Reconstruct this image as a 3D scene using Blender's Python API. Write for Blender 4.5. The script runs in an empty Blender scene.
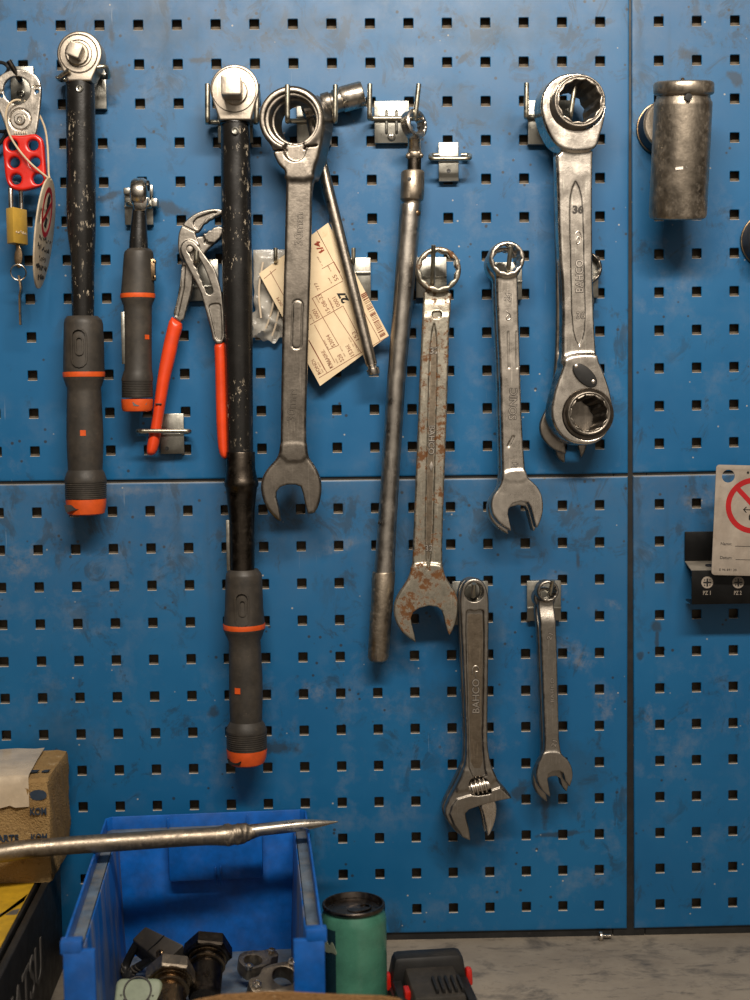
import bpy, bmesh, math, random
import numpy as np
from mathutils import Vector, Matrix
random.seed(7)
S = 0.001                                   # everything below is in millimetres
# ---------------------------------------------------------------- camera
CP = Vector((315.0936, -1363.6264, -367.3025))
RM = Matrix(((0.9997261219, 0.0192873185, 0.0132544514),
             (-0.0202405724, 0.9969016032, 0.0760099519),
             (-0.0117473557, -0.0762574121, 0.9970189601)))
FPX = 1350.0
def A(px, py, d=0.0):
    """the place at distance d in front of the tool board seen at photo position px, py"""
    v = RM @ Vector(((px - 375) / FPX, 1, -(py - 500) / FPX))
    return CP + v * ((-d - CP.y) / v.y)
def AZ(px, py, z):
    v = RM @ Vector(((px - 375) / FPX, 1, -(py - 500) / FPX))
    return CP + v * ((z - CP.z) / v.z)
def UV(pts, d):
    return [(q.x, q.z) for q in (A(p[0], p[1], d) for p in pts)]
def zc(x0, y0, s, pts):                      # crop coordinates to photo coordinates
    return [(x0 + p[0] / s, y0 + p[1] / s) for p in pts]
SC = bpy.context.scene
COL = SC.collection
cam_d = bpy.data.cameras.new('camera'); cam = bpy.data.objects.new('camera', cam_d); COL.objects.link(cam)
cam.matrix_world = Matrix(((RM[0][0], RM[0][2], -RM[0][1], CP.x * S), (RM[1][0], RM[1][2], -RM[1][1], CP.y * S),
                           (RM[2][0], RM[2][2], -RM[2][1], CP.z * S), (0, 0, 0, 1)))
cam_d.sensor_fit = 'VERTICAL'; cam_d.sensor_height = 36; cam_d.lens = FPX / 1000 * 36
cam_d.clip_start = 0.02; cam_d.clip_end = 50
cam_d.dof.use_dof = True; cam_d.dof.focus_distance = 1.335; cam_d.dof.aperture_fstop = 5.0
SC.camera = cam
# ---------------------------------------------------------------- object helpers
ORG = {}
def thing(name, label, cat, loc, group=None):
    o = bpy.data.objects.new(name, None); COL.objects.link(o)
    o.empty_display_size = 0.02
    o.location = Vector(loc) * S; ORG[o] = Vector(loc)
    o['label'] = label; o['category'] = cat
    if group: o['group'] = group
    return o
def mesh_obj(name, verts, faces, mat, parent=None, loc=None, smooth=35, label=None, uvs=None):
    """verts in world millimetres; parts of a thing share its origin"""
    if parent is not None:
        org = ORG[parent]
    else:
        org = Vector(loc) if loc is not None else Vector((0, 0, 0))
    v = (np.asarray(verts, dtype=np.float64) - np.array(org)) * S
    me = bpy.data.meshes.new(name)
    if isinstance(faces, np.ndarray):
        nf = len(faces); k = faces.shape[1]
        me.vertices.add(len(v)); me.vertices.foreach_set('co', v.astype(np.float32).ravel())
        me.loops.add(nf * k); me.loops.foreach_set('vertex_index', faces.astype(np.int32).ravel())
        me.polygons.add(nf)
        me.polygons.foreach_set('loop_start', np.arange(0, nf * k, k, dtype=np.int32))
        me.polygons.foreach_set('loop_total', np.full(nf, k, dtype=np.int32))
        me.update(calc_edges=True)
    else:
        me.from_pydata([tuple(x) for x in v], [], faces); me.update()
    me.validate()
    me.polygons.foreach_set('use_smooth', np.ones(len(me.polygons), dtype=bool))
    if smooth is not None:
        me.set_sharp_from_angle(angle=math.radians(smooth))
    me.materials.append(mat)
    o = bpy.data.objects.new(name, me); COL.objects.link(o)
    if parent is not None:
        o.parent = parent
    else:
        o.location = org * S
    ORG[o] = org
    if label: o['label'] = label
    return o
def tag(o, label, cat, group=None, kind=None):
    o['label'] = label; o['category'] = cat
    if group: o['group'] = group
    if kind: o['kind'] = kind
    return o
def structure(o): o['kind'] = 'structure'; return o
def copy_tree(o, off, label):
    def rec(s, par):
        c = s.copy(); COL.objects.link(c); c.parent = par; ORG[c] = ORG[s]
        for ch in list(s.children): rec(ch, c)
        return c
    c = rec(o, None); c.location = o.location + Vector(off) * S; c['label'] = label
    ORG[c] = ORG[o] + Vector(off)
    return c
class MB:
    def __init__(s): s.V = []; s.F = []
    def add(s, vs, fs):
        n = len(s.V); s.V += [tuple(v) for v in vs]; s.F += [tuple(i + n for i in f) for f in fs]; return s
    def bm(s, bm, M=None):
        bm.verts.ensure_lookup_table()
        for i, v in enumerate(bm.verts): v.index = i
        s.add([(M @ v.co if M else v.co) for v in bm.verts], [[v.index for v in f.verts] for f in bm.faces]); bm.free(); return s
    def box(s, lo, hi, bev=0, M=None, seg=2):
        bm = bmesh.new(); bmesh.ops.create_cube(bm, size=1)
        for v in bm.verts: v.co = Vector([(lo[i] + hi[i]) / 2 + v.co[i] * (hi[i] - lo[i]) for i in range(3)])
        if bev: bmesh.ops.bevel(bm, geom=list(bm.edges), offset=bev, segments=seg, profile=.5, affect='EDGES')
        return s.bm(bm, M)
    def hexa(s, p, bev=0, M=None):
        """p: bottom four corners then top four, both counter-clockwise from above"""
        bm = bmesh.new(); vs = [bm.verts.new(q) for q in p]
        for f in ((3, 2, 1, 0), (4, 5, 6, 7), (0, 1, 5, 4), (1, 2, 6, 5), (2, 3, 7, 6), (3, 0, 4, 7)): bm.faces.new([vs[i] for i in f])
        bmesh.ops.recalc_face_normals(bm, faces=list(bm.faces))
        if bev: bmesh.ops.bevel(bm, geom=list(bm.edges), offset=bev, segments=2, profile=.5, affect='EDGES')
        return s.bm(bm, M)
    def lathe(s, p0, axis, prof, n=40, ph=0.0, sx=1.0, ref=None):
        """prof: (distance along axis, radius); ends closed when the radius is above zero"""
        ax = Vector(axis).normalized(); p0 = Vector(p0)
        r = Vector(ref) if ref else (Vector((0, -1, 0)) if abs(ax.y) < .9 else Vector((0, 0, 1)))
        e1 = (r - ax * r.dot(ax)).normalized(); e2 = ax.cross(e1)
        vs = []; fs = []
        for t, rad in prof:
            for k in range(n):
                a = ph + 2 * math.pi * k / n
                vs.append(p0 + ax * t + e1 * (math.cos(a) * rad * sx) + e2 * (math.sin(a) * rad))
        for i in range(len(prof) - 1):
            for k in range(n):
                a, b = i * n + k, i * n + (k + 1) % n
                fs.append((a, b, b + n, a + n))
        fs.append(tuple(range(n - 1, -1, -1)))
        m = (len(prof) - 1) * n
        fs.append(tuple(range(m, m + n)))
        return s.add(vs, fs)
    def ring(s, p0, axis, prof, n=40):
        """closed profile turned about the axis: a ring or a hollow body"""
        ax = Vector(axis).normalized(); p0 = Vector(p0)
        r = Vector((0, -1, 0)) if abs(ax.y) < .9 else Vector((0, 0, 1))
        e1 = (r - ax * r.dot(ax)).normalized(); e2 = ax.cross(e1); m = len(prof); vs = []; fs = []
        for k in range(n):
            a = 2 * math.pi * k / n
            for t, rad in prof: vs.append(p0 + ax * t + (e1 * math.cos(a) + e2 * math.sin(a)) * rad)
        for k in range(n):
            for i in range(m):
                a = k * m + i; b = k * m + (i + 1) % m; c = ((k + 1) % n) * m + (i + 1) % m; d = ((k + 1) % n) * m + i
                fs.append((a, d, c, b))
        return s.add(vs, fs)
    def tube(s, pts, r, n=14, closed=False, flat=1.0):
        pts = [Vector(p) for p in pts]; N = len(pts)
        rr = r if isinstance(r, (list, tuple)) else [r] * N
        T = []
        for i in range(N):
            a = pts[i - 1] if (i > 0 or closed) else pts[i]; b = pts[(i + 1) % N] if (i < N - 1 or closed) else pts[i]
            T.append((b - a).normalized())
        e = Vector((0, -1, 0)) if abs(T[0].y) < .8 else Vector((0, 0, 1))
        vs = []; fs = []
        for i in range(N):
            e = (e - T[i] * e.dot(T[i])).normalized(); f = T[i].cross(e)
            for k in range(n):
                a = 2 * math.pi * k / n; vs.append(pts[i] + (e * math.cos(a) * flat + f * math.sin(a)) * rr[i])
        for i in range(N if closed else N - 1):
            for k in range(n):
                a, b = i * n + k, i * n + (k + 1) % n; j = ((i + 1) % N) * n
                fs.append((a, b, j + (k + 1) % n, j + k))
        if not closed:
            fs.append(tuple(range(n - 1, -1, -1))); m = (N - 1) * n; fs.append(tuple(range(m, m + n)))
        return s.add(vs, fs)
    def prism(s, loops, w0, w1, bev=0.0, M=None, res=1):
        """flat outlines (first one outer, others holes) in (u, v), thick from w0 to w1; M maps (u, v, w) to the world,
        by default u = x, v = z, w = distance in front of the board"""
        cu = bpy.data.curves.new('c', 'CURVE'); cu.dimensions = '2D'; cu.fill_mode = 'BOTH'
        for L in loops:
            sp = cu.splines.new('POLY'); sp.points.add(len(L) - 1); sp.use_cyclic_u = True
            for i, p in enumerate(L): sp.points[i].co = (p[0], p[1], 0, 1)
        h = abs(w1 - w0) / 2; cu.extrude = max(h - bev, 0.0001)
        if bev: cu.bevel_depth = bev; cu.offset = -bev; cu.bevel_resolution = res
        me = curve_mesh(cu); mid = (w0 + w1) / 2
        out = []
        for v in me.vertices:
            u, vv, w = v.co[0], v.co[1], v.co[2] + mid
            out.append(M @ Vector((u, vv, w)) if M else (u, -w, vv))
        fs = [tuple(p.vertices) for p in me.polygons]
        bpy.data.meshes.remove(me)
        return s.add(out, fs)
    def build(s, name, mat, parent=None, loc=None, smooth=35, label=None, clean=True):
        bm = bmesh.new()
        vs = [bm.verts.new(v) for v in s.V]
        for f in s.F:
            try: bm.faces.new([vs[i] for i in f])
            except ValueError: pass
        bmesh.ops.remove_doubles(bm, verts=list(bm.verts), dist=0.003)
        bmesh.ops.recalc_face_normals(bm, faces=list(bm.faces))
        for i, v in enumerate(bm.verts): v.index = i
        V = [tuple(v.co) for v in bm.verts]; F = [tuple(v.index for v in f.verts) for f in bm.faces]; bm.free()
        return mesh_obj(name, V, F, mat, parent, loc, smooth, label)
def curve_mesh(cu):
    o = bpy.data.objects.new('c', cu); COL.objects.link(o)
    dg = bpy.context.evaluated_depsgraph_get(); dg.update()
    me = bpy.data.meshes.new_from_object(o.evaluated_get(dg))
    bpy.data.objects.remove(o); bpy.data.curves.remove(cu)
    return me
def chaikin(pts, n=2, closed=True):
    for _ in range(n):
        q = []; N = len(pts)
        rng = range(N) if closed else range(N - 1)
        if not closed: q.append(pts[0])
        for i in rng:
            a, b = pts[i], pts[(i + 1) % N]
            if len(a) == 2:
                q.append((a[0] * .75 + b[0] * .25, a[1] * .75 + b[1] * .25)); q.append((a[0] * .25 + b[0] * .75, a[1] * .25 + b[1] * .75))
            else:
                q.append(Vector(a) * .75 + Vector(b) * .25); q.append(Vector(a) * .25 + Vector(b) * .75)
        if not closed: q.append(pts[-1])
        pts = q
    return pts
def corner_path(pts, r=4, seg=4):
    """a wire path with rounded corners"""
    P = [Vector(p) for p in pts]; out = [P[0]]
    for i in range(1, len(P) - 1):
        a, b, c = P[i - 1], P[i], P[i + 1]
        l = min(r, (a - b).length * .49, (c - b).length * .49)
        p, q = b + (a - b).normalized() * l, b + (c - b).normalized() * l
        for k in range(seg + 1):
            t = k / seg; out.append(p * (1 - t) ** 2 + b * 2 * t * (1 - t) + q * t * t)
    out.append(P[-1]); return out
def circ(cx, cy, r, n=32, ph=0): return [(cx + r * math.cos(ph + 2 * math.pi * k / n), cy + r * math.sin(ph + 2 * math.pi * k / n)) for k in range(n)]
def rrect(x0, y0, x1, y1, r, n=5):
    o = []
    for cx, cy, a0 in ((x1 - r, y1 - r, 0), (x0 + r, y1 - r, 90), (x0 + r, y0 + r, 180), (x1 - r, y0 + r, 270)):
        for k in range(n + 1):
            a = math.radians(a0 + 90 * k / n); o.append((cx + r * math.cos(a), cy + r * math.sin(a)))
    return o
# ---------------------------------------------------------------- distance-field modelling (forged and moulded bodies)
class Grid:
    def __init__(s, u0, u1, v0, v1, w0, w1, h=.7):
        s.h = h; s.o = (u0, v0, w0)
        s.nx, s.ny, s.nz = [int(math.ceil((b - a) / h)) + 1 for a, b in ((u0, u1), (v0, v1), (w0, w1))]
        s.U = (u0 + h * np.arange(s.nx))[:, None].astype(np.float32) * np.ones((1, s.ny), np.float32)
        s.V = (v0 + h * np.arange(s.ny))[None, :].astype(np.float32) * np.ones((s.nx, 1), np.float32)
        s.W = (w0 + h * np.arange(s.nz)).astype(np.float32)[None, None, :]
    def circle(s, c, r): return np.sqrt((s.U - c[0]) ** 2 + (s.V - c[1]) ** 2) - r
    def hexa(s, c, ap, rot=0):
        d = np.full(s.U.shape, -1e9, np.float32)
        for k in range(6):
            a = rot + k * math.pi / 3; d = np.maximum(d, (s.U - c[0]) * math.cos(a) + (s.V - c[1]) * math.sin(a) - ap)
        return d
    def star12(s, c, ap, rot=0): return np.minimum(s.hexa(c, ap, rot), s.hexa(c, ap, rot + math.pi / 6))
    def poly(s, pts):
        P = np.array(pts, np.float32); Q = np.roll(P, -1, 0)
        d2 = np.full(s.U.shape, 1e12, np.float32); ins = np.zeros(s.U.shape, bool)
        for (ax, ay), (bx, by) in zip(P, Q):
            ex, ey = bx - ax, by - ay; L = ex * ex + ey * ey
            if L < 1e-9: continue
            px, py = s.U - ax, s.V - ay
            t = np.clip((px * ex + py * ey) / L, 0, 1)
            d2 = np.minimum(d2, (px - t * ex) ** 2 + (py - t * ey) ** 2)
            c1 = (ay > s.V) != (by > s.V)
            if ey != 0: ins ^= c1 & (s.U < ex * (s.V - ay) / ey + ax)
        d = np.sqrt(d2); d[ins] *= -1
        return d
    def seg(s, a, b, r):
        ex, ey = b[0] - a[0], b[1] - a[1]; L = ex * ex + ey * ey
        t = np.clip(((s.U - a[0]) * ex + (s.V - a[1]) * ey) / L, 0, 1)
        return np.sqrt((s.U - a[0] - t * ex) ** 2 + (s.V - a[1] - t * ey) ** 2) - r
    def ext(s, d2, w0, w1, r=1.0):
        """a flat shape made thick between w0 and w1 (numbers or arrays over the plane), edges rounded by r"""
        w0 = np.asarray(w0, np.float32); w1 = np.asarray(w1, np.float32)
        if w0.ndim == 2: w0 = w0[..., None]
        if w1.ndim == 2: w1 = w1[..., None]
        a = d2[..., None] + r; b = np.abs(s.W - (w0 + w1) / 2) - (w1 - w0) / 2 + r
        return np.minimum(np.maximum(a, b), 0) + np.sqrt(np.maximum(a, 0) ** 2 + np.maximum(b, 0) ** 2) - r
    def mesh(s, F):
        return surface_nets(F, s.o, s.h)
def smin(a, b, k):
    h = np.maximum(k - np.abs(a - b), 0) / k
    return np.minimum(a, b) - h * h * k * .25
def sub(a, b, k=0.6):
    h = np.maximum(k - np.abs(a + b), 0) / k
    return np.maximum(a, -b) + h * h * k * .25
def surface_nets(F, o, h):
    S_ = F < 0
    n = [k - 1 for k in F.shape]
    c = np.zeros(n, np.int8)
    for i in (0, 1):
        for j in (0, 1):
            for k in (0, 1): c += S_[i:i + n[0], j:j + n[1], k:k + n[2]]
    act = (c > 0) & (c < 8)
    I = np.argwhere(act); N = len(I)
    acc = np.zeros((N, 3)); cnt = np.zeros(N)
    cor = [(i, j, k) for i in (0, 1) for j in (0, 1) for k in (0, 1)]
    val = {q: F[I[:, 0] + q[0], I[:, 1] + q[1], I[:, 2] + q[2]] for q in cor}
    for q in cor:
        for ax in range(3):
            if q[ax] == 0:
                p = tuple(1 if t == ax else q[t] for t in range(3))
                m = (val[q] < 0) != (val[p] < 0)
                t = val[q][m] / (val[q][m] - val[p][m])
                pos = np.tile(np.array(q, float), (m.sum(), 1)); pos[:, ax] += t
                acc[m] += pos; cnt[m] += 1
    P = (I + acc / cnt[:, None]) * h + np.array(o)
    ids = np.full(n, -1, np.int64); ids[act] = np.arange(N)
    quads = []
    for ax in range(3):
        sl0 = [slice(None)] * 3; sl1 = [slice(None)] * 3; sl0[ax] = slice(0, -1); sl1[ax] = slice(1, None)
        ch = S_[tuple(sl0)] != S_[tuple(sl1)]
        E = np.argwhere(ch)
        b, c_ = (ax + 1) % 3, (ax + 2) % 3
        E = E[(E[:, b] > 0) & (E[:, c_] > 0) & (E[:, b] < n[b]) & (E[:, c_] < n[c_])]
        ins = S_[E[:, 0], E[:, 1], E[:, 2]]
        def cell(db, dc):
            X = E.copy(); X[:, b] += db; X[:, c_] += dc; return ids[X[:, 0], X[:, 1], X[:, 2]]
        q = np.stack([cell(-1, -1), cell(0, -1), cell(0, 0), cell(-1, 0)], 1)
        q[~ins] = q[~ins][:, ::-1]
        quads.append(q)
    Q = np.concatenate(quads); Q = Q[(Q >= 0).all(1)]
    V = np.stack([P[:, 0], -P[:, 2], P[:, 1]], 1)      # (u, v, w) -> (x, -w, z)
    return V, Q
def sdf_obj(name, g, F, mat, parent, smooth=None, label=None, lean=None):
    """lean: (front distance, sideways, upward) shift per millimetre behind the front face, for bodies that hang turned"""
    V, Q = g.mesh(F)
    if lean:
        k = lean[0] + V[:, 1]
        if len(lean) > 3: k = k * sstep(lean[3], lean[4], V[:, 2])
        V[:, 0] += k * lean[1]; V[:, 2] += k * lean[2]
    return mesh_obj(name, V, Q, mat, parent, None, smooth, label)
def grid_for(ptsets, w0, w1, h=.7, m=3):
    a = np.concatenate([np.array(p) for p in ptsets])
    return Grid(a[:, 0].min() - m, a[:, 0].max() + m, a[:, 1].min() - m, a[:, 1].max() + m, w0, w1, h)
def sstep(a, b, x): t = np.clip((x - a) / (b - a), 0, 1); return t * t * (3 - 2 * t)
# ---------------------------------------------------------------- lettering
def text_mesh(body, bold=0.0):
    cu = bpy.data.curves.new('t', 'FONT'); cu.body = body; cu.size = 1; cu.resolution_u = 3; cu.extrude = 0.5
    cu.offset = 0.02 if bold is True else float(bold)
    return curve_mesh(cu)
def lettering(body, centre, right, up, length, height, thick, mat, parent, name='lettering', bold=False, mb=None, grime_shade=0):
    """letters centred at a place, reading along `right`, tops towards `up`, standing out by thick on both sides"""
    me = text_mesh(body, bold)
    co = np.array([v.co[:] for v in me.vertices]); lo, hi = co.min(0), co.max(0)
    fs = [tuple(p.vertices) for p in me.polygons]; bpy.data.meshes.remove(me)
    R = Vector(right).normalized(); U = Vector(up); U = (U - R * U.dot(R)).normalized(); N = R.cross(U)
    kx = length / (hi[0] - lo[0]); ky = height / (hi[1] - lo[1]); out = []
    for x, y, z in co:
        out.append(Vector(centre) + R * ((x - (lo[0] + hi[0]) / 2) * kx) + U * ((y - (lo[1] + hi[1]) / 2) * ky) + N * (z * 2 * thick))
    if mb is not None: mb.add(out, fs); return None
    m = MB(); m.add(out, fs)
    o = m.build(name, mat, parent, smooth=20)
    if grime_shade:  # dark rim of dirt round the letters, with their shadow edge painted in
        me = text_mesh(body, grime_shade); c2 = np.array([v.co[:] for v in me.vertices]); f2 = [tuple(p.vertices) for p in me.polygons]; bpy.data.meshes.remove(me)
        m = MB(); m.add([Vector(centre) + R * ((x - (lo[0] + hi[0]) / 2) * kx) + U * ((y - (lo[1] + hi[1]) / 2) * ky) + N * (z * .5 * thick) for x, y, z in c2], f2)
        m.build('grime_shade_outline', M_ENGRAVE, o, smooth=20)
    return o
def board_text(body, px, py, d, deg, length, height, mat, parent, thick=.35, bold=False, name='lettering', mb=None, grime_shade=.06):
    """letters on a face that looks straight out of the board; deg = reading direction, anticlockwise from rightwards"""
    a = math.radians(deg)
    return lettering(body, A(px, py, d), (math.cos(a), 0, math.sin(a)), (-math.sin(a), 0, math.cos(a)), length, height, thick, mat, parent, name, bold, mb, grime_shade)
# ---------------------------------------------------------------- materials (all procedural)
class NT:
    def __init__(s, name):
        s.m = bpy.data.materials.new(name); s.m.use_nodes = True; s.t = s.m.node_tree; s.n = s.t.nodes; s.l = s.t.links
        s.b = s.n['Principled BSDF']
        s.tc = s.n.new('ShaderNodeTexCoord').outputs['Object']
    def link(s, a, b): s.l.new(a, b)
    def mapping(s, scale=(1, 1, 1), loc=(0, 0, 0), rot=(0, 0, 0)):
        n = s.n.new('ShaderNodeMapping'); n.inputs['Scale'].default_value = scale; n.inputs['Location'].default_value = loc; n.inputs['Rotation'].default_value = rot
        s.link(s.tc, n.inputs['Vector']); return n.outputs['Vector']
    def noise(s, scale, detail=3, rough=.6, vec=None, dist=0):
        n = s.n.new('ShaderNodeTexNoise'); n.inputs['Scale'].default_value = scale; n.inputs['Detail'].default_value = detail
        n.inputs['Roughness'].default_value = rough; n.inputs['Distortion'].default_value = dist
        s.link(vec if vec is not None else s.tc, n.inputs['Vector']); return n.outputs['Fac']
    def voro(s, scale, vec=None, feature='F1', out='Distance'):
        n = s.n.new('ShaderNodeTexVoronoi'); n.inputs['Scale'].default_value = scale; n.feature = feature
        s.link(vec if vec is not None else s.tc, n.inputs['Vector']); return n.outputs[out]
    def ramp(s, fac, a, b, lo=0.0, hi=1.0):
        n = s.n.new('ShaderNodeMapRange'); n.inputs['From Min'].default_value = a; n.inputs['From Max'].default_value = b
        n.inputs['To Min'].default_value = lo; n.inputs['To Max'].default_value = hi; s.link(fac, n.inputs['Value']); return n.outputs['Result']
    def math(s, op, a, b=None):
        n = s.n.new('ShaderNodeMath'); n.operation = op
        for i, x in enumerate((a, b)):
            if x is None: continue
            if isinstance(x, (int, float)): n.inputs[i].default_value = x
            else: s.link(x, n.inputs[i])
        return n.outputs[0]
    def mix(s, fac, a, b):
        n = s.n.new('ShaderNodeMix'); n.data_type = 'RGBA'
        for i, x in ((0, fac), (6, a), (7, b)):
            if isinstance(x, (int, float)): n.inputs[i].default_value = x
            elif isinstance(x, tuple): n.inputs[i].default_value = (*x[:3], 1)
            else: s.link(x, n.inputs[i])
        return n.outputs[2]
    def bump(s, h, strength=.2, dist=.001):
        n = s.n.new('ShaderNodeBump'); n.inputs['Strength'].default_value = strength; n.inputs['Distance'].default_value = dist
        s.link(h, n.inputs['Height']); s.link(n.outputs['Normal'], s.b.inputs['Normal']); return n
    def normz(s):
        g = s.n.new('ShaderNodeNewGeometry'); x = s.n.new('ShaderNodeSeparateXYZ'); s.link(g.outputs['Normal'], x.inputs[0]); return x.outputs
    def set(s, col=None, rough=None, metal=None, spec=None):
        for key, x in (('Base Color', col), ('Roughness', rough), ('Metallic', metal), ('Specular IOR Level', spec)):
            if x is None: continue
            if isinstance(x, (int, float)): s.b.inputs[key].default_value = x
            elif isinstance(x, tuple): s.b.inputs[key].default_value = (*x[:3], 1)
            else: s.link(x, s.b.inputs[key])
        return s.m
def mul(c, k): return tuple(min(1, x * k) for x in c)
def metal(name, col, rough=.35, dirt=.35, dirtcol=(.06, .045, .03), scale=60, bump=.12, fine=900, rust=0.0, paint=None, speck=.3):
    t = NT(name)
    n1 = t.noise(scale, 5, .65); n2 = t.noise(fine, 2, .6)
    c = t.mix(t.ramp(n1, .35, .7), mul(col, .86), mul(col, 1.08))
    c = t.mix(t.ramp(n2, .3, .7, 0, .4), c, mul(col, .62))
    sa = t.ramp(t.noise(520, 2, .5, t.mapping((1, .3, .05), (0, 0, 0), (0, .7, 0))), .60, .68); sb = t.ramp(t.noise(600, 2, .5, t.mapping((1, .3, .05), (3, 1, 2), (0, -.9, 0))), .62, .69)
    scr_ = t.math('MULTIPLY', t.math('MAXIMUM', sa, sb), t.ramp(t.noise(24, 2), .42, .58))
    c = t.mix(t.math('MULTIPLY', scr_, .55), c, mul(col, 1.5))
    d = t.math('MULTIPLY', t.ramp(t.noise(scale * 4, 7, .75), .50, .66, 0, dirt), t.ramp(t.noise(scale * .6, 3), .38, .60, .15, 1.0))
    c = t.mix(d, c, dirtcol)
    sp = t.ramp(t.voro(260), .05, .12, speck, 0)
    spm = t.math('MULTIPLY', sp, t.ramp(t.noise(35, 2), .5, .6))
    c = t.mix(spm, c, mul(dirtcol, .8))
    metv = t.math('SUBTRACT', 1.0, d)
    r = t.ramp(t.noise(scale * 1.5, 4), .3, .7, rough - .07, rough + .13)
    if rust:
        rn = t.noise(85, 7, .75); rm = t.ramp(rn, .635 - rust * .1, .70 - rust * .1)
        rm2 = t.ramp(t.noise(190, 5, .7), .58, .64, 0, .9)
        rm = t.math('MAXIMUM', rm, t.math('MULTIPLY', rm2, t.ramp(t.noise(18, 2), .42, .55)))
        c = t.mix(rm, c, t.mix(t.noise(180, 3), (.05, .016, .003), (.17, .066, .010)))
        metv = t.math('MULTIPLY', metv, t.math('SUBTRACT', 1.0, rm)); r = t.math('MAXIMUM', r, t.math('MULTIPLY', rm, .75))
    t.set(c, r, metv)
    h = t.math('ADD', t.noise(fine * .6, 3), t.math('MULTIPLY', n1, 1.5))
    t.bump(h, bump, .0006)
    return t.m
def plastic(name, col, rough=.45, var=.25, dust=0.0, dustcol=(.25, .2, .15), fine=700, bump=.1, spec=.4):
    t = NT(name)
    c = t.mix(t.ramp(t.noise(45, 5, .65), .35, .7), mul(col, 1 - var), mul(col, 1 + var))
    if dust:
        c = t.mix(t.ramp(t.noise(30, 6, .7), .45, .75, 0, dust), c, dustcol)
        c = t.mix(t.ramp(t.noise(230, 4, .7), .62, .72, 0, dust), c, dustcol)
    t.set(c, t.ramp(t.noise(70, 3), .3, .7, rough - .06, rough + .1), 0.0, spec)
    t.bump(t.noise(fine, 3), bump, .0005)
    return t.m
def worn_black(name, chips=.5):
    t = NT(name)
    base = t.mix(t.noise(60, 4), (.005, .0048, .0045), (.016, .0145, .013))
    v = t.mapping((1, 1, .45))
    chip = t.math('MULTIPLY', t.ramp(t.noise(210, 5, .75, v), .60, .63), t.ramp(t.noise(16, 2, .5), .47, .60))
    chip2 = t.ramp(t.noise(330, 3, .7, v), .71, .735)
    chip = t.math('MULTIPLY', t.math('MAXIMUM', chip, t.math('MULTIPLY', chip2, .8)), chips)
    t.set(t.mix(chip, base, (.5, .42, .31)), t.math('ADD', t.ramp(t.noise(50, 4), .3, .7, .20, .34), t.math('MULTIPLY', chip, .25)), 0.0, .5)
    t.bump(t.math('SUBTRACT', t.noise(300, 3), t.math('MULTIPLY', chip, 2)), .15, .0006)
    return t.m
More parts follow.
